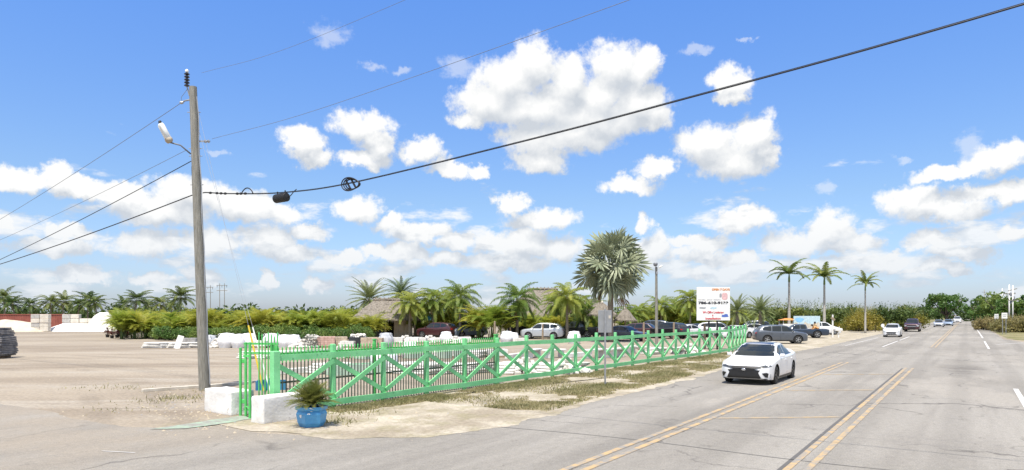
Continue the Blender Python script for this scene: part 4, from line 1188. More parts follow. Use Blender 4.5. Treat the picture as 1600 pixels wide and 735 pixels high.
def car(label, cat, kind, col, loc, heading, L=4.6, W=1.82, H=None, group=None, name=None, detail=True, dark_rim=False, roofmat=None, face='plain', cover=False):
    H = H or {'sedan':1.45,'suv':1.67,'hatch':1.50,'pickup':1.84}[kind]
    root = thing(name or ('parked_car' if kind != 'pickup' else 'pickup_truck'), label, cat, loc, math.atan2(heading.y, heading.x), group)
    rad = {'sedan':.335,'suv':.36,'hatch':.315,'pickup':.40}[kind]
    wb = L*{'sedan':.578,'suv':.585,'hatch':.60,'pickup':.60}[kind]; xf = L*{'sedan':.295,'suv':.30,'hatch':.305,'pickup':.325}[kind]
    xr = xf-wb
    vs_, fs = body_arrays(kind, L, W, H)
    bvh = BVHTree.FromPolygons([Vector(v) for v in vs_], fs)
    me = bpy.data.meshes.new('body'); me.from_pydata(vs_, [], fs); me.materials.append(M[col]); me.materials.append(M['well'])
    bm = bmesh.new(); bm.from_mesh(me); bmesh.ops.recalc_face_normals(bm, faces=bm.faces[:]); bm.to_mesh(me); bm.free()
    body = link('body', me, root)
    cut = MB()
    for x in (xf, xr):
        for sy in (-1, 1):
            cut.lathe([(rad+.055, sy*(W/2-.30)), (rad+.055, sy*(W/2+.2))] if sy > 0 else [(rad+.055, -(W/2+.2)), (rad+.055, -(W/2-.30))], 28, axis='Y', c=(x,0,rad+.01))
    cme = cut.mesh('cutter', [M[col], M['well']]); cme.polygons.foreach_set('material_index', [1]*len(cme.polygons))
    bm = bmesh.new(); bm.from_mesh(cme); bmesh.ops.recalc_face_normals(bm, faces=bm.faces[:]); bm.to_mesh(cme); bm.free()
    co_ = link('cutter', cme)
    md = body.modifiers.new('b', 'BOOLEAN'); md.operation = 'DIFFERENCE'; md.object = co_; md.solver = 'EXACT'
    dg = bpy.context.evaluated_depsgraph_get(); dg.update()
    root_m = body.matrix_world.copy(); co_.matrix_world = root_m
    dg = bpy.context.evaluated_depsgraph_get(); dg.update()
    me2 = bpy.data.meshes.new_from_object(body.evaluated_get(dg))
    body.modifiers.clear(); body.data = me2
    me2.polygons.foreach_set('use_smooth', [True]*len(me2.polygons)); sharpen(me2, 38)
    bpy.data.objects.remove(co_)
    hub, tyre, rim = wheel_meshes(rad, dark_rim)
    for x in (xf, xr):
        for sy in (-1, 1):
            w_ = link('wheel', hub, root); w_.location = (x, sy*(W/2-.125), rad)
            link('tyre', tyre, w_); link('rim', rim, w_)
    hk = H/{'sedan':1.45,'suv':1.67,'hatch':1.50,'pickup':1.84}[kind]
    hw = W/2
    X = lambda t: L/2-t*L
    # glass: windscreen, rear window, side windows
    if kind == 'sedan': zw0,zw1,zr0,zr1 = 0.995,1.385,1.10,1.375; sw = [[(.315,.985),(.405,1.26),(.455,1.345),(.53,1.37),(.53,.985)],[(.545,.985),(.545,1.37),(.64,1.36),(.715,1.27),(.775,1.10),(.765,1.01)]]
    elif kind == 'suv': zw0,zw1,zr0,zr1 = 1.13,1.575,1.18,1.52; sw = [[(.275,1.09),(.355,1.40),(.405,1.535),(.50,1.57),(.50,1.09)],[(.515,1.09),(.515,1.57),(.68,1.56),(.69,1.10)],[(.705,1.12),(.70,1.555),(.82,1.50),(.87,1.36),(.86,1.20)]]
    elif kind == 'hatch': zw0,zw1,zr0,zr1 = 1.05,1.41,1.06,1.34; sw = [[(.29,.99),(.385,1.32),(.435,1.40),(.53,1.42),(.53,.99)],[(.545,.99),(.545,1.42),(.74,1.39),(.82,1.22),(.80,1.04)]]
    else: zw0,zw1,zr0,zr1 = 1.25,1.745,1.30,1.70; sw = [[(.285,1.21),(.325,1.56),(.36,1.71),(.44,1.745),(.44,1.21)],[(.455,1.21),(.455,1.745),(.545,1.72),(.56,1.22)]]
    zw0,zw1,zr0,zr1 = [z*hk for z in (zw0,zw1,zr0,zr1)]
    kw = 1.03 if kind == 'sedan' else 1.0
    patch(bvh, [(-hw*.76*kw,zw0),(-hw*.38,zw0-.012),(hw*.38,zw0-.012),(hw*.76*kw,zw0),(hw*.70*kw,(zw0+zw1)/2),(hw*.615*kw,zw1),(-hw*.615*kw,zw1),(-hw*.70*kw,(zw0+zw1)/2)], 'x+', 'windscreen', M['glass'], root, off=.020, cuts=6)
    if zr1 > zr0: patch(bvh, [(-hw*.62,zr0),(hw*.62,zr0),(hw*.57,zr1),(-hw*.57,zr1)], 'x-', 'rear_window', M['glass'], root, cuts=4)
    for sd in ('y+', 'y-'):
        for poly in sw: patch(bvh, [(X(t), z*hk) for t, z in poly], sd, 'side_window', M['glass'], root, cuts=4)
    if roofmat: patch(bvh, [(X(.415),-hw*.56),(X(.415),hw*.56),(X(.70),hw*.53),(X(.70),-hw*.53)], 'z', 'roof_panel', M[roofmat], root, cuts=4)
    # mirrors
    for sy in (-1, 1):
        mb = MB(); xm = X({'sedan':.335,'suv':.30,'hatch':.32,'pickup':.305}[kind]); zm = {'sedan':.985,'suv':1.12,'hatch':1.03,'pickup':1.28}[kind]*hk
        mb.box((xm, sy*(hw+(.045 if kind == 'sedan' else 0)), zm+.03), (.10,.17,.12), bev=.035); mb.beam((xm, sy*(hw*.92), zm-.03), (xm, sy*(hw+.04), zm), .05, .04, 0)
        mb.build('mirror', M[col], root, True, 40)
    bl = .13 if kind != 'pickup' else .2
    z0 = {'sedan':.17,'suv':.22,'hatch':.17,'pickup':.34}[kind]
    # lower sills in black
    for sd in ('y+','y-'):
        patch(bvh, [(xf-rad-.08,z0+.02),(xr+rad+.08,z0+.02),(xr+rad+.08,z0+.10),(xf-rad-.08,z0+.10)], sd, 'sill', M['trim'], root, off=.008, cuts=3)
    # door seams and handles
    if detail:
        for sd, sy in (('y+',1),('y-',-1)):
            zb_ = {'sedan':.93,'suv':1.03,'hatch':.94,'pickup':1.13}[kind]*hk
            for t in ((.30,.535,.745) if kind != 'pickup' else (.27,.447,.575)):
                patch(bvh, [(X(t),z0+.12),(X(t)-.012,z0+.12),(X(t)-.012,zb_),(X(t),zb_)], sd, 'door_seam', M['trim'], root, off=.004, cuts=3)
            for t in ((.49,.70) if kind != 'pickup' else (.42,.545)):
                mb = MB(); mb.box((X(t), sy*(hw+.012), zb_-.10), (.19,.035,.03), bev=.01); mb.build('door_handle', M[col], root)
    # faces
    F = lambda poly, nm, mt, off=.010: patch(bvh, poly, 'x+', nm, M[mt], root, off=off, cuts=4)
    mir = lambda poly: [(-y, z) for y, z in reversed(poly)]
    if face == 'sport':
        F([(-.62,.215),(.62,.215),(.50,.46),(.56,.545),(.36,.560),(0,.510),(-.36,.560),(-.56,.545),(-.50,.46)], 'grille', 'trim')
        F([(-.20,.505),(0,.485),(.20,.505),(.44,.585),(.74,.655),(.74,.680),(.40,.625),(.16,.590),(0,.582),(-.16,.590),(-.40,.625),(-.74,.680),(-.74,.655),(-.44,.585)], 'grille_bar', 'trim', .016)
        F([(-.64,.165),(.64,.165),(.62,.203),(-.62,.203)], 'lower_lip', 'trim', .012)
        F([(-.58,.205),(.58,.205),(.57,.222),(-.57,.222)], 'chin_strip', 'chrome', .020)
        hl = [(.40,.600),(.66,.635),(.875,.665),(.885,.735),(.79,.755),(.60,.695),(.42,.645)]
        F(hl, 'headlight', 'lamp_dark', .016); F(mir(hl), 'headlight', 'lamp_dark', .016)
        ik = [(.62,.44),(.72,.30),(.85,.275),(.86,.40),(.76,.46)]
        F(ik, 'air_intake', 'trim', .012); F(mir(ik), 'air_intake', 'trim', .012)
        lp = [(.56,.205),(.70,.255),(.86,.235),(.84,.20)]
        F(lp, 'splitter', 'trim', .014); F(mir(lp), 'splitter', 'trim', .014)
        em = MB(); em.lathe([(.001,0),(.055,.0),(.06,.008),(.045,.012),(.001,.012)], 20, axis='X', c=(0,0,0)); e_ = em.build('badge', M['chrome'], root, True); 
        hp = bvh.ray_cast(Vector((9,0,.56)), Vector((-1,0,0)))[0]; e_.location = hp+Vector((.018,0,0)); e_.scale = (1,1.3,.8)
    else:
        dz = {'sedan':0,'suv':.20,'hatch':.04,'pickup':.36}[kind]
        g = [(-.42,.36+dz),(.42,.36+dz),(.50,.54+dz),(-.50,.54+dz)] if kind != 'pickup' else [(-.50,.62),(.50,.62),(.55,.96),(-.55,.96)]
        F(g, 'grille', 'trim')
        F([(-.55,.24+dz*.5),(.55,.24+dz*.5),(.48,.33+dz*.6),(-.48,.33+dz*.6)], 'air_intake', 'trim')
        if face == 'chrome': F([(-.55,.76),(.55,.76),(.55,.84),(-.55,.84)], 'grille_bar', 'chrome', .018)
        hl = [(.52,.52+dz),(.80,.53+dz),(.83,.66+dz),(.56,.60+dz)] if kind != 'pickup' else [(.58,.80),(.84,.80),(.86,.97),(.60,.98)]
        hl = [(y*W/1.84, z) for y, z in hl]
        F(hl, 'headlight', 'lamp', .012); F(mir(hl), 'headlight', 'lamp', .012)
    zt_ = {'sedan':.78,'suv':.95,'hatch':.86,'pickup':.95}[kind]*hk
    tl = [(hw*.55,zt_-.06),(hw*.84,zt_-.04),(hw*.84,zt_+.08),(hw*.55,zt_+.06)] if kind != 'pickup' else [(hw*.80,zt_-.25),(hw*.94,zt_-.25),(hw*.94,zt_+.10),(hw*.80,zt_+.10)]
    for q in (tl, [(-y, z) for y, z in reversed(tl)]): patch(bvh, q, 'x-', 'tail_light', M['tail'], root, off=.010, cuts=3)
    patch(bvh, [(-hw*.75,z0+.12),(hw*.75,z0+.12),(hw*.75,z0+.26),(-hw*.75,z0+.26)], 'x-', 'bumper', M['trim'], root, off=.010, cuts=3)
    if kind == 'pickup':
        patch(bvh, [(X(.615),-hw*.82),(X(.615),hw*.82),(X(.975),hw*.82),(X(.975),-hw*.82)], 'z', 'bed_cover' if cover else 'load_bed', M['trim'], root, off=.008, cuts=4)
    return root
H_road = -RD
front_c = Vector((8.22, 24.3, 0))
car('white sedan with black roof and large dark grille driving towards the camera', 'car', 'sedan', 'p_white', front_c+RD*2.44, H_road, 4.88, 1.84, 1.445, name='moving_car', dark_rim=True, roofmat='p_black', face='sport')
car('dark grey crossover parked broadside at the market drive behind the white sedan', 'car', 'suv', 'p_grey', Vector((23.3,59.6,0)), Vector((1,-.12,0)), 4.35, 1.82, 1.62, name='parked_suv')
car('silver SUV parked broadside between the leaning palm and the bushy palm', 'car', 'suv', 'p_silver', at(848,70.5), Vector((-1,.22,0)), 4.45, 1.84, 1.68, name='parked_suv')
car('maroon SUV parked under the palms right of the small thatched hut', 'car', 'suv', 'p_maroon', at(683,74), Vector((-.9,.45,0)), 4.5, 1.85, 1.7, name='parked_suv')
car('slate blue SUV parked beside the golden palm thicket', 'car', 'suv', 'p_slate', at(730,75), Vector((-.75,-.65,0)), 4.6, 1.88, 1.75, name='parked_suv')
car('black pickup with red tail lamps parked under the silver fan palm', 'pickup', 'pickup', 'p_black', at(906,74), Vector((-.8,.6,0)), 5.4, 1.95, 1.84, cover=True)
car('navy sedan parked right of the silver fan palm trunk', 'car', 'sedan', 'p_navy', at(976,66), Vector((.75,-.66,0)), 4.7, 1.82, 1.46)
car('maroon crossover parked left of the wooden lamp post', 'car', 'suv', 'p_maroon', at(1008,74), Vector((.85,-.5,0)), 4.6, 1.84, 1.62, name='parked_suv')
car('navy SUV with its roof showing above the maroon crossover', 'car', 'suv', 'p_navy', at(1018,81), Vector((-.9,.4,0)), 4.9, 1.95, 1.88, name='parked_suv')
car('dark wine red SUV parked right of the wooden lamp post', 'car', 'suv', 'p_black', at(1044,72), Vector((-.6,.8,0)), 4.6, 1.86, 1.72, name='parked_suv')
car('white sedan parked in the row left of the billboard', 'car', 'sedan', 'p_white', at(1071,74), Vector((-.85,-.5,0)), 4.6, 1.8, 1.46)
car('black hatchback parked at the end of the row, just left of the billboard', 'car', 'hatch', 'p_black', at(1088,77), Vector((.4,-.9,0)), 4.2, 1.75, 1.52)
car('white SUV parked directly behind the billboard posts', 'car', 'suv', 'p_white', at(1121,76), Vector((.92,-.38,0)), 4.6, 1.85, 1.7, name='parked_suv')
car('low white coupe parked right of the billboard, nearest the green fence end', 'car', 'sedan', 'p_white', at(1147,73), Vector((-.9,-.4,0)), 4.6, 1.8, 1.38)
car('white sedan parked broadside left of the dark grey crossover', 'car', 'sedan', 'p_white', at(1174,80), Vector((-1,.15,0)), 4.7, 1.8, 1.48)
car('navy SUV parked behind the dark grey crossover', 'car', 'suv', 'p_navy', at(1190,88), Vector((.95,-.3,0)), 4.8, 1.9, 1.78, name='parked_suv')
car('navy pickup parked in front of the painted banner', 'pickup', 'pickup', 'p_navy', at(1252,74), Vector((-.98,.2,0)), 5.2, 1.92, 1.5, cover=True)
car('white car parked beside the middle royal palm', 'car', 'hatch', 'p_white', at(1284,86), Vector((1,-.2,0)), 4.3, 1.78, 1.62)
# oncoming traffic on the road
car('small white hatchback driving towards the camera in the far left lane', 'car', 'hatch', 'p_white', road(88.5,-7.0), -RD, 4.0, 1.72, 1.5, name='moving_car', group=None)
car('maroon pickup driving towards the camera behind the white hatchback', 'pickup', 'pickup', 'p_maroon', road(117.5,-6.7), -RD, 5.6, 2.0, 1.92, name='moving_pickup', face='chrome')
car('silver sedan in the far oncoming lane behind the maroon pickup', 'car', 'sedan', 'p_silver', P(1467,511), -RD, 4.6, 1.8, 1.46, name='moving_car', detail=False)
car('pale blue sedan following the silver sedan far down the road', 'car', 'sedan', 'p_bluesilver', P(1482,509.5), -RD, 4.6, 1.8, 1.46, name='moving_car', detail=False)
car('white SUV farthest in the line of oncoming cars by the shade tree', 'car', 'suv', 'p_white', P(1496,505), -RD, 5.0, 2.0, 1.95, name='moving_car', detail=False)
car('tiny dark car at the vanishing end of the road', 'car', 'suv', 'p_black', road(430,-.5), RD, 4.6, 1.8, 1.6, name='moving_car', detail=False)

# ------------------------------------------------------------------ fences, gate, blocks, planter
def crossed_fence():
    root = thing('wooden_fence', 'long mint green wooden fence with crossed braces running along the road verge', 'fence', fence_pt(0))
    # posts 0..19 straight, then the fence bends a little away from the road
    pts = [fence_pt(k)-fence_pt(0) for k in range(0, 20)]
    d2 = Vector((0.427, 0.904, 0))
    for k in range(5): pts.append(pts[-1]+d2*1.83)
    r = random.Random(9); wz = [r.uniform(-.014,.014) for _ in range(60)]
    for i, p in enumerate(pts):
        mb = MB(); d = (pts[min(i+1, len(pts)-1)]-pts[max(i-1,0)]).normalized()
        n = Vector((d.y, -d.x, 0)); rot = math.atan2(d.y, d.x)+r.uniform(-.03,.03)
        h = 1.70+r.uniform(-.02,.03)
        c = p - n*.075
        if i == 0:
            mb.box((p.x, p.y, .80), (.20,.16,1.64), rot=rot, bev=.012)
        else: mb.box((c.x, c.y, h/2-.05), (.125,.11,h+.1), rot=rot, bev=.012)
        mb.build('post', M['fence'], root)
    def rail(z0, z1, nm, off):
        for a, b in ((0, 6), (6, 12), (12, 18), (18, 24)):
            mb = MB()
            for i in range(a, b):
                d = (pts[i+1]-pts[i]).normalized(); n = Vector((d.y, -d.x, 0))
                mb.beam(pts[i]+n*off+Vector((0,0,(z0+z1)/2+wz[i])), pts[i+1]+n*off+Vector((0,0,(z0+z1)/2+wz[i+1])), .045, z1-z0)
            mb.build(nm, M['fence'], root)
    rail(1.375, 1.525, 'top_rail', .005); rail(.125, .285, 'bottom_rail', .005)
    for i in range(len(pts)-1):
        d = (pts[i+1]-pts[i]).normalized(); n = Vector((d.y, -d.x, 0))
        a, b = pts[i]+d*.03, pts[i+1]-d*.03
        z0, z1 = .36+wz[i+30], 1.30-wz[i+20]*1.5
        mb = MB(); mb.beam(a+n*.004+Vector((0,0,z0)), b+n*.004+Vector((0,0,z1)), .036, .125); mb.build('brace', M['fence'], root)
        mb = MB(); mb.beam(a-n*.036+Vector((0,0,z1)), b-n*.036+Vector((0,0,z0)), .036, .125); mb.build('brace', M['fence'], root)
crossed_fence()
def picket_fence():
    root = thing('picket_fence', 'iron picket fence of thin dark bars with green tips close behind the green wooden fence', 'fence', fence_pt(0.1, -.34), math.atan2(FD.y, FD.x))
    L_ = 5.05*1.83; n = 82
    for i in range(n):
        x = .05+(L_-.1)*i/(n-1)
        mb = MB(); mb.box((x,0,.66), (.024,.024,1.28)); mb.box((x,0,1.475), (.024,.024,.35), 1)
        mb.box((x,0,1.675), (.03,.03,.05), 1, taper=.2)
        mb.build('picket', [M['picket'], M['iron']], root)
    for z, m in ((.16,'picket'),(.80,'picket'),(1.52,'iron')):
        mb = MB(); mb.box((L_/2,.028,z), (L_,.03,.045)); mb.build('rail', M[m], root)
    for x in (0, 1.92*1.83-.1, L_, L_+.10):
        mb = MB(); mb.box((x,.03,.88), (.075,.075,1.80), bev=.008); mb.box((x,.03,1.79), (.095,.095,.03)); mb.build('post', M['iron'], root)
picket_fence()
def gate():
    a = Vector((-6.72, 16.95, 0)); b = Vector((-5.80, 16.80, 0)); d = b-a
    root = thing('iron_gate', 'folded green iron gate of tall thin bars between the two white concrete blocks', 'gate', a, math.atan2(d.y, d.x))
    for x, h, y in ((0.0,1.66,0),(.20,1.80,-.10),(.52,1.82,-.46),):
        mb = MB(); mb.tube([(x,y,-.02),(x,y,h)], .034, 10); mb.lathe([(.036,h),(.04,h+.01),(.001,h+.03)], 10, c=(x,y,0)); mb.build('post', M['iron'], root, True, 40)
    for i in range(7):
        x = .46+i*.082; h = 2.02-.05*((i*7) % 3)
        mb = MB(); mb.box((x,.06,h/2+.03), (.024,.024,h-.06)); mb.box((x,.06,h+.03), (.03,.03,.06), taper=.15); mb.build('picket', M['iron'], root)
    mb = MB(); mb.box((.93,.05,.87), (.05,.05,1.74)); mb.build('post', M['iron'], root)
    for z in (.14, 1.55, 1.78):
        mb = MB(); mb.box((.50,.085,z), (.92,.028,.045)); mb.build('rail', M['iron'], root)
    for z in (.35, 1.35):
        mb = MB(); mb.box((.065,.025,z), (.14,.05,.10), bev=.01); mb.build('hinge', M['iron'], root)
    mb = MB(); mb.box((.21,-.08,1.48), (.16,.05,.06), bev=.01); mb.build('latch', M['iron'], root)
    for z in (.25, 1.48): mb = MB(); mb.tube([(.20,-.10,z),(.52,-.46,z)], .016, 6); mb.build('spacer_bar', M['iron'], root)
gate()
def block(label, corner, d, n, L_, W_, H_, seed):
    me = bpy.data.meshes.new('concrete_block'); bm = bmesh.new()
    bmesh.ops.create_cube(bm, size=1.0)
    for v in bm.verts: v.co = Vector((v.co.x*L_, v.co.y*W_, (v.co.z+.5)*H_))
    bmesh.ops.bevel(bm, geom=bm.edges[:], offset=.035, segments=3, affect='EDGES', profile=.6)
    bmesh.ops.subdivide_edges(bm, edges=[e for e in bm.edges if e.calc_length() > .2], cuts=6, use_grid_fill=True)
    for v in bm.verts:
        q = v.co*3+Vector((seed*5,0,0))
        v.co += Vector((mnoise.noise(q), mnoise.noise(q+Vector((7,0,0))), mnoise.noise(q+Vector((0,9,0)))))*.016
        if mnoise.noise(v.co*9+Vector((seed,3,1))) > .42: v.co *= .985
    bm.to_mesh(me); bm.free(); me.materials.append(M['concrete_white'])
    me.polygons.foreach_set('use_smooth', [True]*len(me.polygons)); sharpen(me, 45)
    o = link('concrete_block', me)
    c = Vector(corner)+d*(L_/2)+n*(W_/2)
    o.location = c; o.rotation_euler = (0,0,math.atan2(d.y, d.x))
    return tag(o, label, 'concrete block')
block('white concrete block left of the folded gate, at the foot of the utility pole', (-8.0,17.8,-.02), Vector((.77,-.64,0)).normalized(), Vector((.64,.77,0)).normalized(), 1.36, .62, .61, 1)
block('white concrete block right of the folded gate, beside the blue planter', (-5.66,15.6,-.02), FD.normalized(), Vector((-FD.y, FD.x, 0)).normalized(), 1.25, .48, .63, 2)
def planter():
    c = at(487, 15.30)
    root = thing('planter', 'chipped bright blue hexagonal pot with a bushy little palm by the white block', 'planter', c, .35)
    mb = MB(); mb.lathe([(.24,0),(.30,.10),(.335,.30),(.30,.37),(.345,.39),(.355,.46),(.31,.465),(.29,.42)], 6); mb.build('pot', M['blue'], root)
    mb = MB(); mb.lathe([(.001,.43),(.30,.43)], 6); mb.build('soil', M['soil'], root)
    pt = MB(); r = random.Random(4)
    for k in range(11):      # bare white patches where the glaze has chipped off
        a = r.choice([0,1,2,3,4,5])*math.pi/3+r.uniform(.12,.9); z = r.uniform(.22,.43)
        k6 = math.floor(a/(math.pi/3)); f = (a-k6*math.pi/3)/(math.pi/3)
        zz = [0,.10,.30,.37,.39,.46]; rr = [.24,.30,.335,.30,.345,.355]
        def pos(ff, zq):
            q = np.interp(zq, zz, rr)+.004; p0 = Vector((math.cos(k6*math.pi/3), math.sin(k6*math.pi/3), 0))*q; p1 = Vector((math.cos((k6+1)*math.pi/3), math.sin((k6+1)*math.pi/3), 0))*q
            v = p0.lerp(p1, min(.99,max(.01,ff))); v.z = zq; return v
        s_ = r.uniform(.03,.06)
        ring = [pos(f+math.cos(b)*s_/.33*r.uniform(.5,1.2), min(.455,max(.31,z+math.sin(b)*s_*r.uniform(.5,1.2))) if z > .3 else min(.295,max(.11,z+math.sin(b)*s_*r.uniform(.5,1.2)))) for b in np.linspace(0,2*math.pi,9)[:-1]]
        pt.add(ring, [tuple(range(8))])
    pt.build('chipped_patch', M['white'], root)
    cb = MB()
    for k in range(110):
        t = k/109
        frond(cb, (r.uniform(-.10,.10), r.uniform(-.10,.10), r.uniform(.46,.54)), k*2.39996, 1.5-1.35*t+r.uniform(-.12,.12), r.uniform(.48,.62), .35+.45*t, 24, .15, .05, .4, .010, 0, r, stem=.006, start=.1)
    cb.build('foliage', M['pygmy'], root)
planter()
# ------------------------------------------------------------------ utility pole and its lines
PB = P(320, 610); PT = at(301.5, 22.67, hz(136, 22.67))
def pole_at(z): return PB.lerp(PT, z/PT.z)
def utility_pole():
    root = thing('utility_pole', 'leaning weathered wooden utility pole rising beside the folded green gate', 'utility pole', PB)
    mb = MB(); n = 14; pts = [Vector((0,0,-.3))]+[(PT-PB)*(i/n) for i in range(n+1)]
    mb.tube(pts, [.185]+[.18-.060*i/n for i in range(n+1)], 16)
    mb.build('shaft', M['wood_pole'], root, True, 50)
    q = lambda z, dx=0, dy=0: pole_at(z)-PB+Vector((dx,dy,0))
    # lightning arrester / post insulator at the top left
    mb = MB(); b0 = q(9.75,-.13); t0 = q(10.05,-.20)
    mb.tube([b0, t0], .025, 6); mb.build('insulator_bracket', M['steel'], root)
    mb = MB()
    for k in range(5): mb.lathe([(.035,k*.095),(.085,k*.095+.02),(.085,k*.095+.045),(.035,k*.095+.08)], 12, c=t0)
    mb.build('insulator', M['ceramic'], root, True, 50)
    mb = MB(); mb.lathe([(.05,0),(.06,.05),(.03,.09),(.001,.10)], 10, c=t0+Vector((0,0,.48))); mb.build('insulator_cap', M['white_plastic'], root, True, 50)
    mb = MB(); mb.tube([q(9.62,-.10), q(9.58,-.30), q(9.50,-.40)], [.03,.028,.035], 8); mb.lathe([(.04,-.05),(.055,0),(.04,.05)], 8, axis='X', c=q(9.52,-.40)); mb.build('deadend_clamp', M['steel'], root, True, 50)
    # bracket on the right
    mb = MB(); mb.box(q(8.24,.24), (.34,.04,.05)); mb.lathe([(.045,-.09),(.06,-.05),(.03,0),(.06,.05),(.03,.09)], 10, axis='X', c=q(8.24,.40)); mb.build('side_bracket', M['steel'], root)
    for z in (9.2, 8.0, 7.75, 6.8):
        mb = MB(); mb.tube([q(z,-.22), q(z,.22)], .012, 6); mb.build('bolt', M['steel'], root)
    # ground wire and conduit down the right side
    pts = [q(z, .165+.02*math.sin(z*3)-.004*z+.03, -.06) for z in np.linspace(9.7,.2,26)]
    mb = MB(); mb.tube(pts, .014, 5); mb.build('ground_wire', M['pale_wire'], root)
    mb = MB(); mb.tube([q(z,-.155+.004*z,-.02) for z in np.linspace(7.4,6.5,5)], .022, 6); mb.build('cable_riser', M['cable'], root)
    mb = MB(); mb.tube([q(9.95,-.20), q(9.7,-.40), q(9.53,-.40)], .008, 5); mb.build('jumper_wire', M['wire'], root)
utility_pole()
def lamp_on_pole():
    b = pole_at(7.82)+Vector((-.16,0,0))
    root = thing('street_lamp', 'white street lamp head tilted upward on a thin arm on the utility pole', 'street lamp', b)
    e = at(266, 22.4, hz(223, 22.4)); t = at(250, 22.2, hz(193, 22.2))
    mb = MB(); mb.tube([Vector((0,0,0)), (e-b)*.5+Vector((0,0,.10)), e-b], .024, 8); mb.build('arm', M['wire'], root, True)
    d = (t-e); L_ = d.length; d.normalize(); R3 = d.to_track_quat('X','Z').to_matrix()
    mb = MB(); mb.box((e-b)+d*(L_*.5), (L_*.98,.24,.17), rot=R3, bev=.05); mb.build('lamp_head', M['white_plastic'], root, True, 50)
    mb = MB(); mb.box((e-b)+d*(L_*.14), (L_*.30,.26,.20), rot=R3, bev=.05); mb.build('lamp_base', M['paver_tan'], root, True, 50)
    mb = MB(); mb.lathe([(.05,0),(.05,.06),(.03,.09)], 10, c=(t-b)+Vector((0,0,.0))); mb.build('photocell', M['dark'], root, True, 50)
lamp_on_pole()
CD = Vector((.795, -.607, 0))
def spline(ts_hs, side=Vector((0,0,0)), n=10):
    pp = [np.array(((PB+CD*t).x, (PB+CD*t).y, h)) for t, h in ts_hs]
    return [Vector(p)+side for p in catmull(pp, n)]
CT = [(-0.12,6.54),(0.16,6.52),(1.6,6.33),(4.3,6.07),(7.41,5.99),(12.79,6.21),(16.5,6.42),(21.7,6.80),(30,7.7),(42,9.2)]
def line_thing(name, label, pts, rad, mat, cat='cable', group=None):
    mb = MB(); mb.tube(pts, rad, 6)
    o = mb.build(name, mat, None, True)
    return tag(o, label, cat, group)
root = thing('communication_cable', 'thick black overhead cable crossing the road from the utility pole', 'cable', PB+Vector((0,0,6.52)))
cp = [p-root.location for p in spline(CT)]
mb = MB(); mb.tube(cp, .0135, 7); mb.build('cable', M['cable'], root, True)
mb = MB(); mb.tube([p+Vector((0,0,.020)) for i, p in enumerate(cp)], .006, 5); mb.build('support_wire', M['cable'], root, True)
for k, t in enumerate((.35,.75,1.0,1.25,1.95,2.15,2.4)):
    mb = MB(); pz = np.interp(t, [a for a,b in CT], [b for a,b in CT]); c = PB+CD*t+Vector((0,0,pz))-root.location
    mb.box(c, (.10,.07,.07), rot=math.atan2(CD.y,CD.x), bev=.015); mb.build('cable_clip', M['dark'], root)
def cpos(t): 
    return PB+CD*t+Vector((0,0,np.interp(t, [a for a,b in CT], [b for a,b in CT])))
# small slack loop by the pole
mb = MB(); pts = []
for i in range(15):
    a = i/14; x = 2.2+.62*a
    p = cpos(x)-root.location; p.z += .17*math.sin(a*math.pi)**.7
    pts.append(p)
mb.tube(pts, .018, 6); mb.build('slack_loop', M['cable'], root, True)
o = thing('cable_splice', 'black ribbed splice closure hanging from the overhead cable near the utility pole', 'splice closure', cpos(4.28)+Vector((0,0,-.15)), math.atan2(CD.y, CD.x))
mb = MB(); prof = [(.05,-.33),(.13,-.31)]
for k in range(9): x = -.29+k*.07; prof += [(.150,x),(.150,x+.035),(.138,x+.04)]
prof += [(.13,.33),(.05,.35)]
mb.lathe([(q*.88, x*.84) for q, x in prof], 16, axis='X'); mb.build('closure_body', M['dark'], o, True, 35)
for x in (-.18,.2):
    mb = MB(); mb.tube([(x,0,.12),(x,0,.20)], .02, 6); mb.build('hanger', M['dark'], o)
mb = MB(); mb.tube([(.33,0,-.02),(.47,0,.02),(.62,0,.12),(.74,0,.17)], .014, 6); mb.build('tail_cable', M['cable'], o, True)
c0 = cpos(7.42)
o = thing('cable_coil', 'black looped cable storage coil strapped on the overhead cable', 'cable coil', c0, math.atan2(CD.y, CD.x))
mb = MB()
for k in range(3):
    pts = []
    for i in range(29):
        a = 2*math.pi*i/28
        rx, rz = .35-.03*k, .17-.022*k
        pts.append((math.cos(a)*rx+.02*k, .03*(k-1), math.sin(a)*rz*(1-.25*math.cos(a))-.03+math.cos(a)*-.03))
    mb.tube(pts, .017, 6, cap=False)
mb.build('loop', M['cable'], o, True)
for x0, x1 in ((-.22,-.02),(.0,.20)):
    mb = MB(); mb.beam((x0,0,.11),(x1,0,-.15), .05, .03); mb.build('strap', M['dark'], o)
# the lines leaving to the left
def left_line(name, label, h0, h1, off, rad, mat, cat):
    a = pole_at(h0)+Vector((off,0,0)); t = 19.9
    e = PB-CD*t; e.z = h1
    pts = []
    for i in range(28):
        q = i/17; p = a.lerp(Vector((e.x,e.y,a.z)), q); p.z = a.z+(h1-a.z)*q + .30*(q*q-q)
        pts.append(p)
    return line_thing(name, label, pts, rad, mat, cat)
left_line('power_line', 'thin overhead wire leaving the very top of the utility pole to the left', 9.52, 7.33, -.40, .010, M['wire'], 'wire')
left_line('power_line', 'faint thin wire leaving the utility pole to the left just under the lamp arm', 7.95, 6.29, -.30, .008, M['wire'], 'wire')
left_line('service_cable', 'dark cable leaving the utility pole to the left, second from the bottom', 7.58, 5.29, -.16, .015, M['cable'], 'cable')
left_line('service_cable', 'thickest dark cable leaving the utility pole to the left, lowest of all', 6.46, 5.06, -.16, .019, M['cable'], 'cable')
line_thing('power_line', 'faint pale wire running from the insulator at the pole top over the road', spline([(-.2,10.55),(4,10.25),(9.5,10.28),(20,10.6),(42,11.6)]), .005, M['wire'], 'wire')
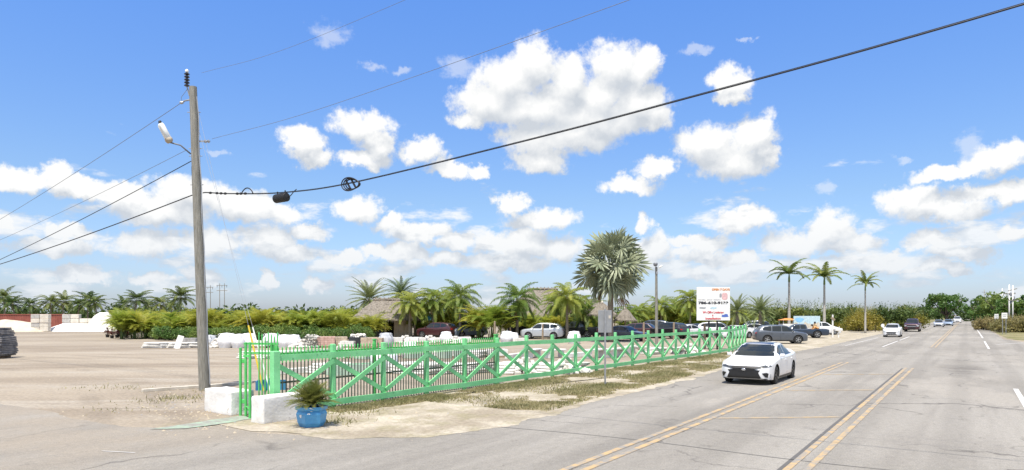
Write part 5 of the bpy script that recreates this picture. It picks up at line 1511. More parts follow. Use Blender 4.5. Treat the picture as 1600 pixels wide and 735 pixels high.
line_thing('power_line', 'pale wire running from the right bracket of the utility pole over the road', spline([(.45,8.25),(6,8.2),(15.66,8.56),(25,9.1),(42,10.4)]), .006, M['wire'], 'wire')
# guy wires with their yellow and white guards
g0 = P(412.5, 617)
for z0, px, top_px, lab, gm_, gp in ((9.3, 413, 402, 'guy wire with a yellow plastic guard behind the folded gate', 'yellow', 1), (8.6, 424, 376, 'guy wire with a white plastic guard behind the folded gate', 'white', 0)):
    a = pole_at(z0)+Vector((.14,0,0))
    e = at(px, 21.6) if gp else at(424, 21.2)
    root = thing('guy_wire', lab, 'guy wire', e)
    mb = MB(); mb.tube([a-e, Vector((0,0,.0))], .0045, 5); mb.build('wire', M['pale_wire'], root)
    d = (a-e).normalized(); mb = MB(); mb.tube([d*.1, d*2.25], .03 if gp else .022, 8); mb.build('guard', M[gm_], root, True, 50)
    mb = MB(); mb.tube([(0,0,-.1),(0,0,.15)], .02, 6); mb.build('anchor', M['steel'], root)
# small pieces around the pole
def plank(label, a, b, w, h, mat):
    mb = MB(); c = (Vector(a)+Vector(b))/2; L_ = (Vector(b)-Vector(a)).length
    mb.box((0,0,h/2), (L_,w,h), bev=.008); o = mb.build('timber_plank', mat); o.location = c; d = Vector(b)-Vector(a); o.rotation_euler = (0,0,math.atan2(d.y,d.x)); return tag(o, label, 'plank')
plank('long pale timber lying on the dirt left of the utility pole', P(222,613), P(318,606), .16, .10, M['lumber'])
plank('pale timber lying on the dirt between the utility pole and the gate', P(326,605.5), P(392,600), .16, .10, M['lumber'])
def teal_trough():
    root = thing('feed_trough', 'low teal blue trough standing behind the folded gate', 'trough', P(424,609), .25)
    for y in (-.22,.22): mb = MB(); mb.box((0,y,.15), (.95,.03,.30)); mb.build('side_panel', M['teal'], root)
    for x in (-.46,.46): mb = MB(); mb.box((x,0,.15), (.03,.41,.29)); mb.build('end_panel', M['teal'], root)
    mb = MB(); mb.box((0,0,.03), (.89,.41,.04)); mb.build('base', M['teal'], root)
teal_trough()
# stack of flagstone at the left edge
def flag_stack():
    root = thing('flagstone_stack', 'tall heap of dark layered flagstone at the left edge of the yard', 'stone stack', at(-22, 39.3), .1)
    r = random.Random(8)
    mb = MB()
    for x in (-.85,0,.85): mb.box((x,0,.05), (.12,1.5,.10))
    for y in (-.6,-.3,0,.3,.6): mb.box((0,y,.115), (1.9,.2,.03))
    mb.build('pallet', M['pallet'], root)
    z = .14; k = 0
    while z < 1.72:
        h = r.uniform(.07,.13); w = 2.6-.75*max(0,(z-.9)/1.0)**1.2
        mb = MB(); x = -w/2
        while x < w/2-.1:
            l = min(w/2-x, r.uniform(.5,1.1)); mb.box((x+l/2, r.uniform(-.06,.06), z+h/2), (l-.02, 1.5-.25*max(0,z-1)+r.uniform(-.12,.12), h-.01), rot=r.uniform(-.05,.05), bev=.025); x += l
        mb.build('stone_course', M['flagstone'], root, False); z += h
flag_stack()
M['cream_block'] = pm('cream_concrete_block', (0.50,0.46,0.39), rough=.9, scale=2, col2=(0.66,0.62,0.54), bump=.4)
# ------------------------------------------------------------------ far yard: container and heaps
def container():
    a = at(-16, 108); b = at(107, 108)
    L_ = (b-a).length; root = thing('shipping_container', 'long rust red corrugated shipping container behind the sand heaps', 'container', (a+b)/2+Vector((0,1.2,0)))
    H_ = 2.6; mb = MB(); n = 46; vs_ = []; fs = []
    for i in range(n*4+1):
        x = -L_/2+L_*i/(n*4); y = -1.22+(.05 if (i//2) % 2 else 0)
        vs_ += [(x,y,.18),(x,y,H_-.12)]
    for i in range(n*4): fs.append((2*i,2*i+2,2*i+3,2*i+1))
    mb.add(vs_, fs); mb.box((0,.05,H_/2+.03), (L_-.1,2.36,H_-.30)); mb.build('wall_panel', M['container'], root)
    for z, h in ((.09,.18),(H_-.06,.12)):
        for y in (-1.22,1.22): mb = MB(); mb.box((0,y,z), (L_,.10,h)); mb.build('frame_rail', M['container'], root)
    for x in (-L_/2,L_/2):
        for y in (-1.22,1.22): mb = MB(); mb.box((x,y,H_/2), (.16,.16,H_)); mb.build('corner_post', M['container'], root)
    mb = MB(); mb.box((0,0,H_-.03), (L_-.1,2.36,.04)); mb.build('roof', M['container'], root)
container()
def heap(label, c, w, d, h, mat, seed, cat='heap', name='sand_heap'):
    nx, ny = 36, 20; mb = MB(); vs_ = []; fs = []
    for j in range(ny+1):
        for i in range(nx+1):
            x = -1+2*i/nx; y = -1+2*j/ny; q = x*x+y*y
            z = max(0, 1-math.sqrt(q)**1.15) if q < 1 else 0
            z = h*(1-(1-min(1,z*1.12))**1.5)*(1+.16*mnoise.noise(Vector((x*1.8+seed, y*1.8, 0)))) + (.05*h*mnoise.noise(Vector((x*5+seed,y*5,1))) if z > .08 else 0)
            vs_.append((x*w/2, y*d/2, max(-.02, z-.02)))
    for j in range(ny):
        for i in range(nx):
            k = j*(nx+1)+i; fs.append((k,k+1,k+nx+2,k+nx+1))
    mb.add(vs_, fs); o = mb.build(name, mat, None, True); o.location = c
    return tag(o, label, cat)
heap('wide low tan sand heap in front of the red container at the far left', at(22,103), 12.5, 5, 1.7, M['sand_pile'], 1)
heap('tan sand heap at the far left picture edge in front of the container', at(-30,103), 9, 5, 2.3, M['sand_pile'], 6)
heap('tall white gravel heap at the right end of the container yard', at(162,104), 5.6, 5, 2.75, M['gravel_pile'], 3, name='gravel_heap')
heap('low white gravel heap spreading left of the tall gravel heap', at(118,104), 10, 4, 1.2, M['gravel_pile'], 4, name='gravel_heap')
def block_bay(label, px, Y, nx, nz, seed):
    root = thing('block_stack', label, 'block stack', at(px, Y))
    r = random.Random(seed)
    for k in range(nz):
        for i in range(nx-(1 if k == nz-1 and nx > 2 else 0)):
            mb = MB(); mb.box(((i-(nx-1)/2)*1.32+r.uniform(-.03,.03), r.uniform(-.04,.04), .32+k*.64), (1.28,.7,.62), bev=.04); mb.build('block', M['concrete'] if r.random() < .25 else M['cream_block'], root)
block_bay('pillar of stacked pale concrete blocks between the sand heap and the gravel', 64, 102, 2, 4, 1)
block_bay('broken wall of stacked concrete blocks right of the red container', 119, 106, 3, 4, 2)
block_bay('low wall of concrete blocks beside the tall gravel heap', 139, 106, 2, 3, 3)
# ------------------------------------------------------------------ goods standing about the yard
def m_bag(seed, h=.95, w=1.0):
    r = random.Random(seed); mb = MB(); n = 20; rows = 9; vs_ = []; fs = []
    for j in range(rows+1):
        t = j/rows; z = h*t
        for i in range(n):
            a = 2*math.pi*i/n; c, s_ = math.cos(a), math.sin(a)
            sq = (abs(c)**4+abs(s_)**4)**-.25*.62+.38
            rad = w/2*(.86+.22*math.sin(math.pi*min(1,t*1.12))-.20*max(0,t-.75)*3)*sq
            rad *= 1+.07*mnoise.noise(Vector((c*2+seed, s_*2, t*3)))
            vs_.append((c*rad, s_*rad, max(0,z+.05*mnoise.noise(Vector((c*2,s_*2+seed,t*2)))) if j else 0))
    for j in range(rows):
        for i in range(n): k = (i+1) % n; fs.append((j*n+i, j*n+k, (j+1)*n+k, (j+1)*n+i))
    vs_.append((0,0,h*1.07)); o = len(vs_)-1
    for i in range(n): fs.append((rows*n+i, rows*n+(i+1) % n, o))
    mb.add(vs_, fs); return mb
def make_goods(kind):
    r = random.Random(hash(kind) % 1000 if False else len(kind)*7)
    if kind in ('bag', 'greybag'):
        root = thing('bulk_bag', 'x', 'bulk bag'); m_ = M['bag'] if kind == 'bag' else M['bag_grey']
        m_bag(3 if kind == 'bag' else 8).build('sack', m_, root, True)
        for sx in (-1,1):
            for sy in (-1,1):
                mb = MB(); mb.tube([(sx*.36,sy*.36,.78),(sx*.40,sy*.38,.90),(sx*.30,sy*.32,.97),(sx*.22,sy*.26,.90)], .02, 5); mb.build('strap', m_, root, True)
        return root
    if kind in ('pink','tan','white','grey'):
        nm = {'pink':'paver_pallet','tan':'paver_pallet','white':'paver_pallet','grey':'paver_pallet'}[kind]
        root = thing(nm, 'x', 'paver pallet'); mb = MB()
        for y in (-.45,0,.45): mb.box((0,y,.05), (1.2,.09,.10))
        for x in np.linspace(-.54,.54,6): mb.box((x,0,.113), (.12,1.0,.024))
        mb.build('pallet', M['pallet'], root)
        mb = MB(); nz = 5 if kind != 'white' else 3
        for k in range(nz):
            for i in range(5):
                for j in range(4):
                    if k == nz-1 and (i+j*3) % 5 == 0 and kind != 'pink': continue
                    mb.box((-.46+i*.23+(.0 if k % 2 else .012), -.375+j*.25, .185+k*.125), (.222,.242,.118), rot=r.uniform(-.02,.02))
        mb.build('paver_stack', M['paver_'+kind], root)
        return root
    if kind == 'rubble':
        root = thing('stone_crate', 'x', 'stone crate'); mb = MB()
        for z in (.03,.42,.80):
            for (a,b) in (((-.6,-.5),(.6,-.5)),((.6,-.5),(.6,.5)),((.6,.5),(-.6,.5)),((-.6,.5),(-.6,-.5))): mb.beam((a[0],a[1],z),(b[0],b[1],z),.03,.03)
        for x in np.linspace(-.6,.6,7):
            for y in (-.5,.5): mb.beam((x,y,0),(x,y,.82),.018,.018)
        mb.build('wire_frame', M['picket'], root)
        mb = MB()
        for _ in range(80):
            s_ = r.uniform(.09,.17); mb.box((r.uniform(-.5,.5), r.uniform(-.42,.42), r.uniform(.08,.95)), (s_*1.3,s_,s_), rot=Matrix.Rotation(r.uniform(0,3),3,Vector((r.random(),r.random(),1)).normalized()), bev=.03)
        mb.build('rubble', M['rubble'], root); return root
    if kind == 'slabs':
        root = thing('slab_stack', 'x', 'slab stack')
        for k in range(4):
            mb = MB(); mb.box((r.uniform(-.08,.08), r.uniform(-.06,.06), .06+k*.105), (1.75-.12*k,.95,.085), rot=r.uniform(-.08,.08), bev=.02); mb.build('slab', M['paver_white'], root)
        return root
    if kind == 'heapstone':
        root = thing('stone_pile', 'x', 'stone pile'); mb = MB()
        for _ in range(150):
            a = r.uniform(0,6.28); q = 1.15*math.sqrt(r.random()); s_ = r.uniform(.12,.26)
            mb.box((math.cos(a)*q, math.sin(a)*q*.8, max(.05,.65*(1-q/1.25)*r.uniform(.5,1.1))), (s_*1.4,s_,s_*.8), rot=Matrix.Rotation(r.uniform(0,3),3,Vector((r.random(),r.random(),1)).normalized()), bev=.03)
        mb.build('rocks', M['rubble'], root); return root
    if kind == 'trough':
        root = thing('display_trough', 'x', 'trough')
        for y in (-.32,.32): mb = MB(); mb.box((0,y,.22), (2.6,.06,.44), bev=.01); mb.build('side_panel', M['trough'], root)
        for x in (-1.27,1.27): mb = MB(); mb.box((x,0,.22), (.06,.58,.43), bev=.01); mb.build('end_panel', M['trough'], root)
        for x in np.linspace(-.95,.95,7): mb = MB(); mb.box((x,0,.25), (.04,.58,.36)); mb.build('divider', M['iron'], root)
        mb = MB(); mb.box((0,0,.04), (2.48,.57,.06)); mb.build('base', M['tarp'], root); return root
    if kind == 'basin':
        root = thing('stone_basin', 'x', 'basin')
        mb = MB(); mb.lathe([(.20,0),(.26,.04),(.14,.10),(.16,.20),(.46,.33),(.50,.42),(.44,.42),(.34,.33),(.001,.30)], 20); mb.build('bowl', M['rubble'], root, True, 40)
        mb = MB(); mb.lathe([(.30,0),(.30,.03),(.24,.035)], 20); mb.build('foot', M['rubble'], root); return root
    if kind == 'bench':
        root = thing('stone_bench', 'x', 'stone bench'); mb = MB(); mb.box((0,0,.46), (1.7,.45,.10), bev=.02); mb.build('seat', M['paver_white'], root)
        for x in (-.6,.6): mb = MB(); mb.box((x,0,.205), (.16,.38,.41), bev=.02); mb.build('leg', M['paver_white'], root)
        return root
    if kind == 'bin':
        root = thing('stone_bin', 'x', 'bin'); mb = MB(); mb.box((0,0,.42), (1.3,1.0,.84), taper=1.08, bev=0); mb.build('box', M['tarp'], root)
        mb = MB()
        for _ in range(46): s_ = r.uniform(.12,.22); mb.box((r.uniform(-.52,.52), r.uniform(-.38,.38), r.uniform(.80,1.02)), (s_*1.3,s_,s_), rot=Matrix.Rotation(r.uniform(0,3),3,Vector((r.random(),r.random(),1)).normalized()), bev=.03)
        mb.build('stones', M['rubble'], root); return root
    if kind == 'curb':
        root = thing('kerb_stone', 'x', 'kerb stone'); mb = MB(); mb.box((0,0,.13), (2.1,.28,.26), bev=.02); mb.build('kerb', M['paver_white'], root); return root
KW = {'bag':'white woven bulk bag','greybag':'grey stained bulk bag','pink':'pinkish paver pallet','tan':'tan paver pallet','white':'white paver pallet','grey':'grey paver pallet','rubble':'wire crate of pale rubble','slabs':'stack of white slabs','heapstone':'pile of pale stones','trough':'pale green divided trough','basin':'pale stone basin','bench':'pale stone bench','bin':'dark bin heaped with stones','curb':'pale kerb stone'}
ROWS = {
 'plants': ('in the row along the nursery bed', 52, [(243,'slabs'),(262,'slabs'),(281,'slabs'),(297,'grey'),(312,'slabs'),(328,'greybag'),(338,'heapstone'),(354,'bag'),(374,'bag'),(388,'bag'),(408,'white'),(424,'bag'),(444,'bag'),(459,'bag'),(474,'heapstone'),(489,'rubble'),(510,'pink'),(529,'tan'),(545,'white'),(560,'bin'),(576,'tan'),(590,'tan'),(603,'greybag')]),
 'palms': ('in the row before the thatched huts', 60, [(620,'white'),(634,'heapstone'),(646,'white'),(658,'white'),(671,'heapstone'),(684,'white'),(697,'bag'),(711,'heapstone'),(724,'white'),(792,'bag'),(802,'bag'),(812,'white'),(897,'bag')]),
 'middle': ('in the middle yard row behind the picket fence', 40, [(396,'slabs'),(420,'slabs'),(452,'slabs'),(486,'trough'),(530,'heapstone'),(552,'trough'),(586,'trough'),(614,'basin'),(640,'bag'),(664,'trough'),(694,'white'),(716,'trough'),(746,'slabs'),(776,'white'),(804,'curb'),(834,'bench'),(866,'bench'),(900,'curb'),(930,'bench'),(962,'bench')]),
 'front': ('in the row just behind the green fence', 29.5, [(470,'curb'),(515,'slabs'),(560,'trough'),(600,'bag'),(640,'slabs'),(672,'slabs'),(705,'slabs'),(742,'slabs'),(796,'slabs'),(818,'heapstone'),(842,'basin'),(868,'slabs'),(884,'heapstone'),(905,'basin')]),
 'far': ('in the paved strip beyond the middle of the green fence', 44, [(985,'bench'),(1004,'basin'),(1022,'slabs'),(1058,'basin'),(1076,'heapstone')]),
}
proto = {}; cnt = {}
tot = {}
for rk, (rl, Y, items) in ROWS.items():
    for px, k in items: tot[(rk,k)] = tot.get((rk,k),0)+1
r_ = random.Random(31)
for rk, (rl, Y, items) in ROWS.items():
    for px, k in items:
        cnt[(rk,k)] = cnt.get((rk,k),0)+1; i = cnt[(rk,k)]
        l = KW[k]+' '+rl
        if tot[(rk,k)] > 1: l = ORD[i-1]+' '+KW[k]+' '+rl
        p = at(px, Y+r_.uniform(-.6,.6)); rz = r_.uniform(-.3,.3)+(.95 if rk in ('middle','front','far') and k in ('trough','curb','bench','slabs') else 0)
        s_ = r_.uniform(.92,1.1)*(1.02 if rk == 'plants' else 1)
        if k not in proto: proto[k] = make_goods(k); o = proto[k]; o.location = p; o.rotation_euler = (0,0,rz); o.scale = (s_,)*3; o['label'] = l
        else: o = dup(proto[k], p, rz, l, None, s_)
        o['group'] = 'stone and bag goods '+rl
tilt = MB(); tilt.box((0,0,.5), (.42,.08,1.05), bev=.02)
o = tilt.build('leaning_slab', M['paver_white']); o.location = at(276,50.5,-.02); o.rotation_euler = (R(-14),R(16),.3); tag(o, 'white slab leaning upright among the slab stacks by the nursery bed', 'slab')
# ------------------------------------------------------------------ thatched huts
def hut(label, c, w, d, eave, apex, ridge, rotz, seed, walls=None, posts=3):
    root = thing('thatched_hut', label, 'hut', c, rotz); r = random.Random(seed)
    mb = MB(); nu, nv = 48, 14; vs_ = []; fs = []
    hw, hd, hr = w/2, d/2, ridge/2
    def ring(t):      # rectangle shrinking to the ridge line
        a, b = hw+(hr-hw)*t, hd*(1-t)+.06*t
        out = []
        for i in range(nu):
            q = i/nu*4
            k = int(q); f = q-k
            p = [(-a,-b),(a,-b),(a,b),(-a,b),(-a,-b)]
            out.append((p[k][0]+(p[k+1][0]-p[k][0])*f, p[k][1]+(p[k+1][1]-p[k][1])*f))
        return out
    for j in range(nv+1):
        t = j/nv; z = eave+(apex-eave)*(t**.93)
        for i, (x, y) in enumerate(ring(t)):
            nz = .07*mnoise.noise(Vector((x*1.3,y*1.3,z*2+seed)))+ (.05 if j % 2 else 0)
            drop = r.uniform(-.16,.04) if j == 0 else 0
            vs_.append((x, y, z+nz+drop))
    for j in range(nv):
        for i in range(nu): k = (i+1) % nu; fs.append((j*nu+i, j*nu+k, (j+1)*nu+k, (j+1)*nu+i))
    fs.append(tuple(nv*nu+i for i in range(nu)))
    mb.add(vs_, fs)
    # underside
    lo = [(x*.97,y*.97,eave-.12) for x, y in ring(0)]; o_ = len(mb.v); mb.v.extend(lo); mb.f.append(tuple(o_+i for i in reversed(range(nu)))); mb.m.append(0)
    for i in range(nu): k = (i+1) % nu; mb.f.append((o_+i, o_+k, k, i)); mb.m.append(0)
    for _ in range(420):       # loose straw at the eaves
        x, y = ring(0)[0], 0
        q = r.random()*4; k = int(q); f = q-k; p = [(-hw,-hd),(hw,-hd),(hw,hd),(-hw,hd),(-hw,-hd)]
        x = p[k][0]+(p[k+1][0]-p[k][0])*f; y = p[k][1]+(p[k+1][1]-p[k][1])*f
        l = r.uniform(.15,.42); w_ = .025; ox, oy = x*.04, y*.04
        mb.add([(x-w_,y-w_,eave+.04),(x+w_,y+w_,eave+.04),(x+ox+r.uniform(-.06,.06),y+oy+r.uniform(-.06,.06),eave-l)], [(0,1,2)])
    mb.build('roof', M['thatch'], root)
    mb = MB(); mb.tube([(-hr-.1,0,apex+.05),(0,0,apex+.09),(hr+.1,0,apex+.05)], [.16,.18,.16], 8); mb.build('ridge_cap', M['thatch'], root)
    n = max(3, int(ridge/.45))
    for i in range(n):
        x = -hr+ridge*(i+.5)/n; mb = MB()
        mb.beam((x-.05,-.28,apex-.05),(x+.05,.16,apex+.34),.05,.05); mb.beam((x+.06,.28,apex-.05),(x-.04,-.16,apex+.34),.05,.05); mb.build('ridge_stick', M['post_wood'], root)
    for i in range(posts):
        for sy in (-1,1):
            x = -hw*.86+hw*1.72*i/(posts-1); mb = MB(); mb.tube([(x,sy*hd*.84,-.05),(x,sy*hd*.84,eave+.15)], .075, 8); mb.build('post', M['post_wood'], root, True)
    if walls:
        for (x0, x1, z0, z1, m_, nm, y) in walls:
            mb = MB(); n = 14; vs_ = []; fs = []
            for i in range(n+1):
                x = x0+(x1-x0)*i/n; yy = y+.05*math.sin(i*1.7)
                vs_ += [(x,yy,z0),(x,yy,z1-(.22*math.sin(math.pi*i/n) if m_ == 'tarp' else 0)),(x,yy+.05,z0),(x,yy+.05,z1-(.22*math.sin(math.pi*i/n) if m_ == 'tarp' else 0))]
            for i in range(n): q = i*4; fs += [(q,q+4,q+5,q+1),(q+2,q+3,q+7,q+6),(q+1,q+5,q+7,q+3)]
            mb.add(vs_, fs); mb.build(nm, M[m_], root)
    return root
hut('small thatched hut with a dark tarp wall at the right end of the nursery bed', at(604,79), 7.6, 5.5, 1.95, 4.15, 2.9, .12, 1,
    [(-2.9,-.2,.0,1.75,'tarp','tarp_wall',-2.3),(.9,3.0,0,1.9,'tan_wall','wall',-1.2),(-2.5,2.8,0,2.0,'tarp','back_wall',2.0)])
hut('big steep thatched roof behind the silver SUV and queen palms', at(848,84), 9.6, 7.5, 2.25, 5.55, 3.6, .05, 2, [(-4.2,4.2,0,2.3,'tarp','back_wall',2.6),(-1.5,1.2,0,1.9,'tan_wall','wall',1.0)], 4)
hut('low thatched roof between the bushy palm and the silver fan palm', at(925,88), 6.0, 5.0, 2.3, 4.2, 2.2, .0, 3, [(-2.6,2.6,0,2.1,'tarp','back_wall',1.8)])
def tiki_umbrella(label, px, Y, apexpy, w):
    root = thing('thatch_umbrella', label, 'umbrella', at(px, Y)); ap = hz(apexpy, Y); r = random.Random(px)
    mb = MB(); n = 22; prof = [(w/2, ap-1.25),(w*.34, ap-.75),(w*.17, ap-.3),(.04, ap)]
    vs_ = []; fs = []
    for (q, z) in prof:
        for i in range(n): a = 2*math.pi*i/n; k = q*(1+r.uniform(-.07,.07)); vs_.append((k*math.cos(a), k*math.sin(a), z+r.uniform(-.08,.05)))
    for j in range(3):
        for i in range(n): k = (i+1) % n; fs.append((j*n+i, j*n+k, (j+1)*n+k, (j+1)*n+i))
    mb.add(vs_, fs)
    for _ in range(120): a = r.uniform(0,6.28); x, y = w/2*math.cos(a), w/2*math.sin(a); mb.add([(x-.03,y,ap-1.2),(x+.03,y,ap-1.2),(x*1.04,y*1.04,ap-1.2-r.uniform(.1,.35))],[(0,1,2)])
    mb.build('canopy', M['thatch'], root)
    mb = MB(); mb.lathe([(.16,ap-.15),(.10,ap+.10),(.02,ap+.2)], 10); mb.build('cap', M['lumber'], root, True)
    mb = MB(); mb.tube([(0,0,-.05),(0,0,ap-.2)], .07, 8); mb.build('pole', M['post_wood'], root)
tiki_umbrella('small pale thatched umbrella left of the silver fan palm trunk', 941, 70, 473, 3.0)
tiki_umbrella('small drooping thatched umbrella right of the silver fan palm trunk', 977, 71, 482, 2.4)
def shop_wall():
    root = thing('shop_building', 'low tan building with a blue sign board behind the maroon SUV', 'building', at(690,84))
    mb = MB(); mb.box((0,0,1.35), (6.4,3.5,2.7)); mb.build('wall', M['tan_wall'], root)
    mb = MB(); mb.box((0,-.1,2.78), (6.9,4.1,.16)); mb.build('roof', M['concrete'], root)
    mb = MB(); mb.box((-1.5,-1.80,2.15), (2.1,.08,.65)); mb.build('sign_board', M['blue'], root)
    for x in (.6, 2.1): mb = MB(); mb.box((x,-1.77,1.55), (.9,.06,.9)); f = mb.build('window', M['white'], root); mb = MB(); mb.box((x,-1.81,1.55), (.78,.03,.78)); mb.build('pane', M['glass'], f)
    mb = MB(); mb.box((-.1,-1.77,1.03), (.9,.06,2.06)); mb.build('door', M['post_wood'], root)
shop_wall()
# loose timber posts in the car park
for i, (px, Y, top, l) in enumerate(((848,68,507,'short timber post in front of the silver SUV'),(1006,60,505,'short timber post left of the wooden lamp post'),(1053,60,505,'short timber post right of the wooden lamp post'),(1101,50,507,'thick timber post left of the billboard posts'),(773,62,503,'bare timber stake in front of the golden thicket'))):
    mb = MB(); h = hz(top, Y); mb.tube([(0,0,-.1),(0,0,h)], [.10,.085], 9); mb.lathe([(.09,h),(.05,h+.04),(.001,h+.05)], 9)
    o = mb.build('timber_post', M['post_wood'], None, True, 50); o.location = at(px, Y); tag(o, l, 'post')
# ------------------------------------------------------------------ signs, lamps, billboard
def text_mesh(txt, size, width=None, bold=0.0):
    cu = bpy.data.curves.new('t', 'FONT'); cu.body = txt; cu.size = size; cu.align_x = 'CENTER'; cu.align_y = 'CENTER'; cu.offset = bold; cu.extrude = .002
    o = bpy.data.objects.new('t', cu); COL.objects.link(o)
    dg = bpy.context.evaluated_depsgraph_get(); dg.update()
    me = bpy.data.meshes.new_from_object(o.evaluated_get(dg)); bpy.data.objects.remove(o)
    if width and me.vertices:
        xs = [v.co.x for v in me.vertices]; k = width/(max(xs)-min(xs))
        for v in me.vertices: v.co.x *= k
    return me
def stick(me, name, mat, parent, x, z, y=-.034):
    me.materials.clear(); me.materials.append(mat)
    o = link(name, me, parent); o.location = (x, y, z); o.rotation_euler = (R(90),0,0); return o
def billboard():
    Y = 49.0; c = at(1114.5, Y); root = thing('billboard', 'square white billboard on two dark posts above the end of the green fence', 'billboard', c, .06)
    z0, z1 = hz(501, Y), hz(449, Y); zc = (z0+z1)/2; W_ = 53/FPX*Y; H_ = z1-z0
    mb = MB(); mb.box((0,0,zc), (W_,.05,H_), bev=.006); mb.build('panel', M['white'], root)
    for x in (-.12*W_*1.0, .13*W_): mb = MB(); mb.tube([(x,.09,-.1),(x,.09,z1-.2)], .065, 8); mb.build('post', M['black'], root, True)
    for z in (z0+.25, z1-.3): mb = MB(); mb.box((0,.05,z), (W_*.96,.05,.08)); mb.build('back_rail', M['post_wood'], root)
    zz = lambda t: z1-H_*t
    stick(text_mesh('OPEN 7 DAYS', .20, W_*.54, .010), 'lettering', M['orange_print'], root, W_*.22, zz(.075))
    stick(text_mesh('786-610-9133', .24, W_*.90, .012), 'lettering', M['black'], root, 0, zz(.475))
    stick(text_mesh('We Offer Landscape', .21, W_*.64, .010), 'lettering', M['red_print'], root, -.0*W_, zz(.76))
    stick(text_mesh('&', .15, None, .006), 'lettering', M['red_print'], root, -.02*W_, zz(.85))
    stick(text_mesh('Installation', .19, W_*.46, .008), 'lettering', M['red_print'], root, -.01*W_, zz(.945))
    stick(text_mesh('PAVERS  SAND  ROCKS', .10, W_*.66, .0), 'lettering', M['grey_print'], root, -.12*W_, zz(.38))
    def blobp(x, z, w, h, mat, nm, seed, rag=.25, n=18):
        r = random.Random(seed); mb = MB(); pts = []
        for i in range(n):
            a = 2*math.pi*i/n; sq = (abs(math.cos(a))**4+abs(math.sin(a))**4)**-.25
            q = sq*(1-rag*r.random()); pts.append((x+math.cos(a)*w/2*q, -.031, z+math.sin(a)*h/2*q))
        mb.add(pts, [tuple(range(n))]); mb.build(nm, mat, root)
    blobp(.34*W_, zz(.275), .18*W_, .22*H_, M['pink_print'], 'picture', 1, .08)
    blobp(.215*W_, zz(.25), .07*W_, .13*H_, M['grey_print'], 'picture', 2, .1)
    blobp(-.325*W_, zz(.625), .26*W_, .06*H_, M['grey_print'], 'picture', 3, .45)
    blobp(-.0*W_, zz(.625), .22*W_, .07*H_, M['cyan_print'], 'picture', 4, .3)
    blobp(.345*W_, zz(.865), .23*W_, .075*H_, M['blue_print'], 'picture', 5, .2)
    blobp(.38*W_, zz(.825), .12*W_, .04*H_, M['blue_print'], 'picture', 6, .2)
    stick(text_mesh('STONE YARD', .18, W_*.36), 'lettering', M['cyan_print'], root, -.18*W_, zz(.20)) if False else None
billboard()
def road_sign():
    Y = 24.1; c = at(945.5, Y); root = thing('road_sign', 'back of a rectangular road sign on a slim steel post in the verge', 'road sign', c, .10)
    h = hz(485, Y); mb = MB(); mb.box((0,0,h/2), (.055,.045,h+.1)); mb.build('post', M['steel'], root)
    w = 21.5/FPX*Y; hh = 35/FPX*Y
    mb = MB(); mb.box((0,-.04 if False else .034,h-hh/2), (w,.012,hh), bev=.004); mb.build('panel', M['sign_back'], root)
    mb = MB(); mb.box((.17,.024,h-hh*.30), (.08,.005,.11)); mb.build('sticker', M['lumber'], root)
    for z in (h-.14,h-hh+.14): mb = MB(); mb.lathe([(.014,-.035),(.014,-.022)], 8, axis='Y', c=(0,0,z)); mb.build('bolt', M['steel'], root)
road_sign()
def lamp_post():
    Y = 58; root = thing('lamp_post', 'tall slim wooden lamp post with flood lamps in the car park', 'lamp post', at(1026,Y)); h = hz(413,Y)
    mb = MB(); mb.tube([(0,0,-.1),(-.02,0,h*.5),(-.03,0,h-.25)], [.14,.12,.10], 10); mb.build('shaft', M['wood_pole'], root, True, 50)
    mb = MB(); mb.tube([(-.03,-.05,h-.45),(-.10,-.15,h-.10)], .03, 6); mb.lathe([(.07,-.18),(.17,-.10),(.19,.06),(.14,.12)], 14, axis='Z', c=(-.14,-.2,h-.02)); mb.build('flood_lamp', M['wire'], root, True, 50)
    mb = MB(); mb.tube([(0,-.05,h-.5),(.22,-.1,h-.30)], .022, 6); mb.box((.32,-.12,h-.22), (.34,.16,.12), rot=Matrix.Rotation(R(-35),3,'Y'), bev=.03); mb.build('flood_lamp', M['white_plastic'], root, True, 50)
    mb = MB(); mb.box((.0,-.12,h-.75), (.14,.1,.22), bev=.02); mb.build('junction_box', M['steel'], root)
lamp_post()
def banner():
    Y = 80; c = at(1260.5,Y); root = thing('painted_banner', 'pale blue painted banner board behind the navy pickup', 'banner', c, -.08)
    z0, z1 = hz(513,Y), hz(494,Y); W_ = 40/FPX*Y
    mb = MB(); mb.box((0,0,(z0+z1)/2), (W_,.06,z1-z0)); mb.build('board', M['cyan_print'], root)
    mb = MB(); n = 16; pts = [(-W_*.49,-.034,z0+.02),(W_*.49,-.034,z0+.02)]+[(W_*.49-W_*.98*i/n, -.034, z0+.55+.12*math.sin(i*.9)+.1*math.sin(i*2.3)) for i in range(n+1)]
    mb.add(pts, [tuple(range(len(pts)))]); mb.build('painted_shore', M['lumber'], root)
    mb = MB(); pts = [(math.cos(a)*W_*.16*(1+.2*math.sin(3*a))-W_*.28, -.037, (z0+z1)/2+.25+math.sin(a)*.28) for a in np.linspace(0,6.28,15)[:-1]]; mb.add(pts, [tuple(range(14))]); mb.build('painted_sky', M['trim' if False else 'blue_sky'], root)
    for x in (-W_*.45,W_*.45): mb = MB(); mb.tube([(x,.08,-.05),(x,.08,z1)], .05, 6); mb.build('post', M['post_wood'], root)
M['blue_sky'] = pm('painted_sky_blue', (0.22,0.45,0.68), rough=.6, var=.15, scale=2)
banner()
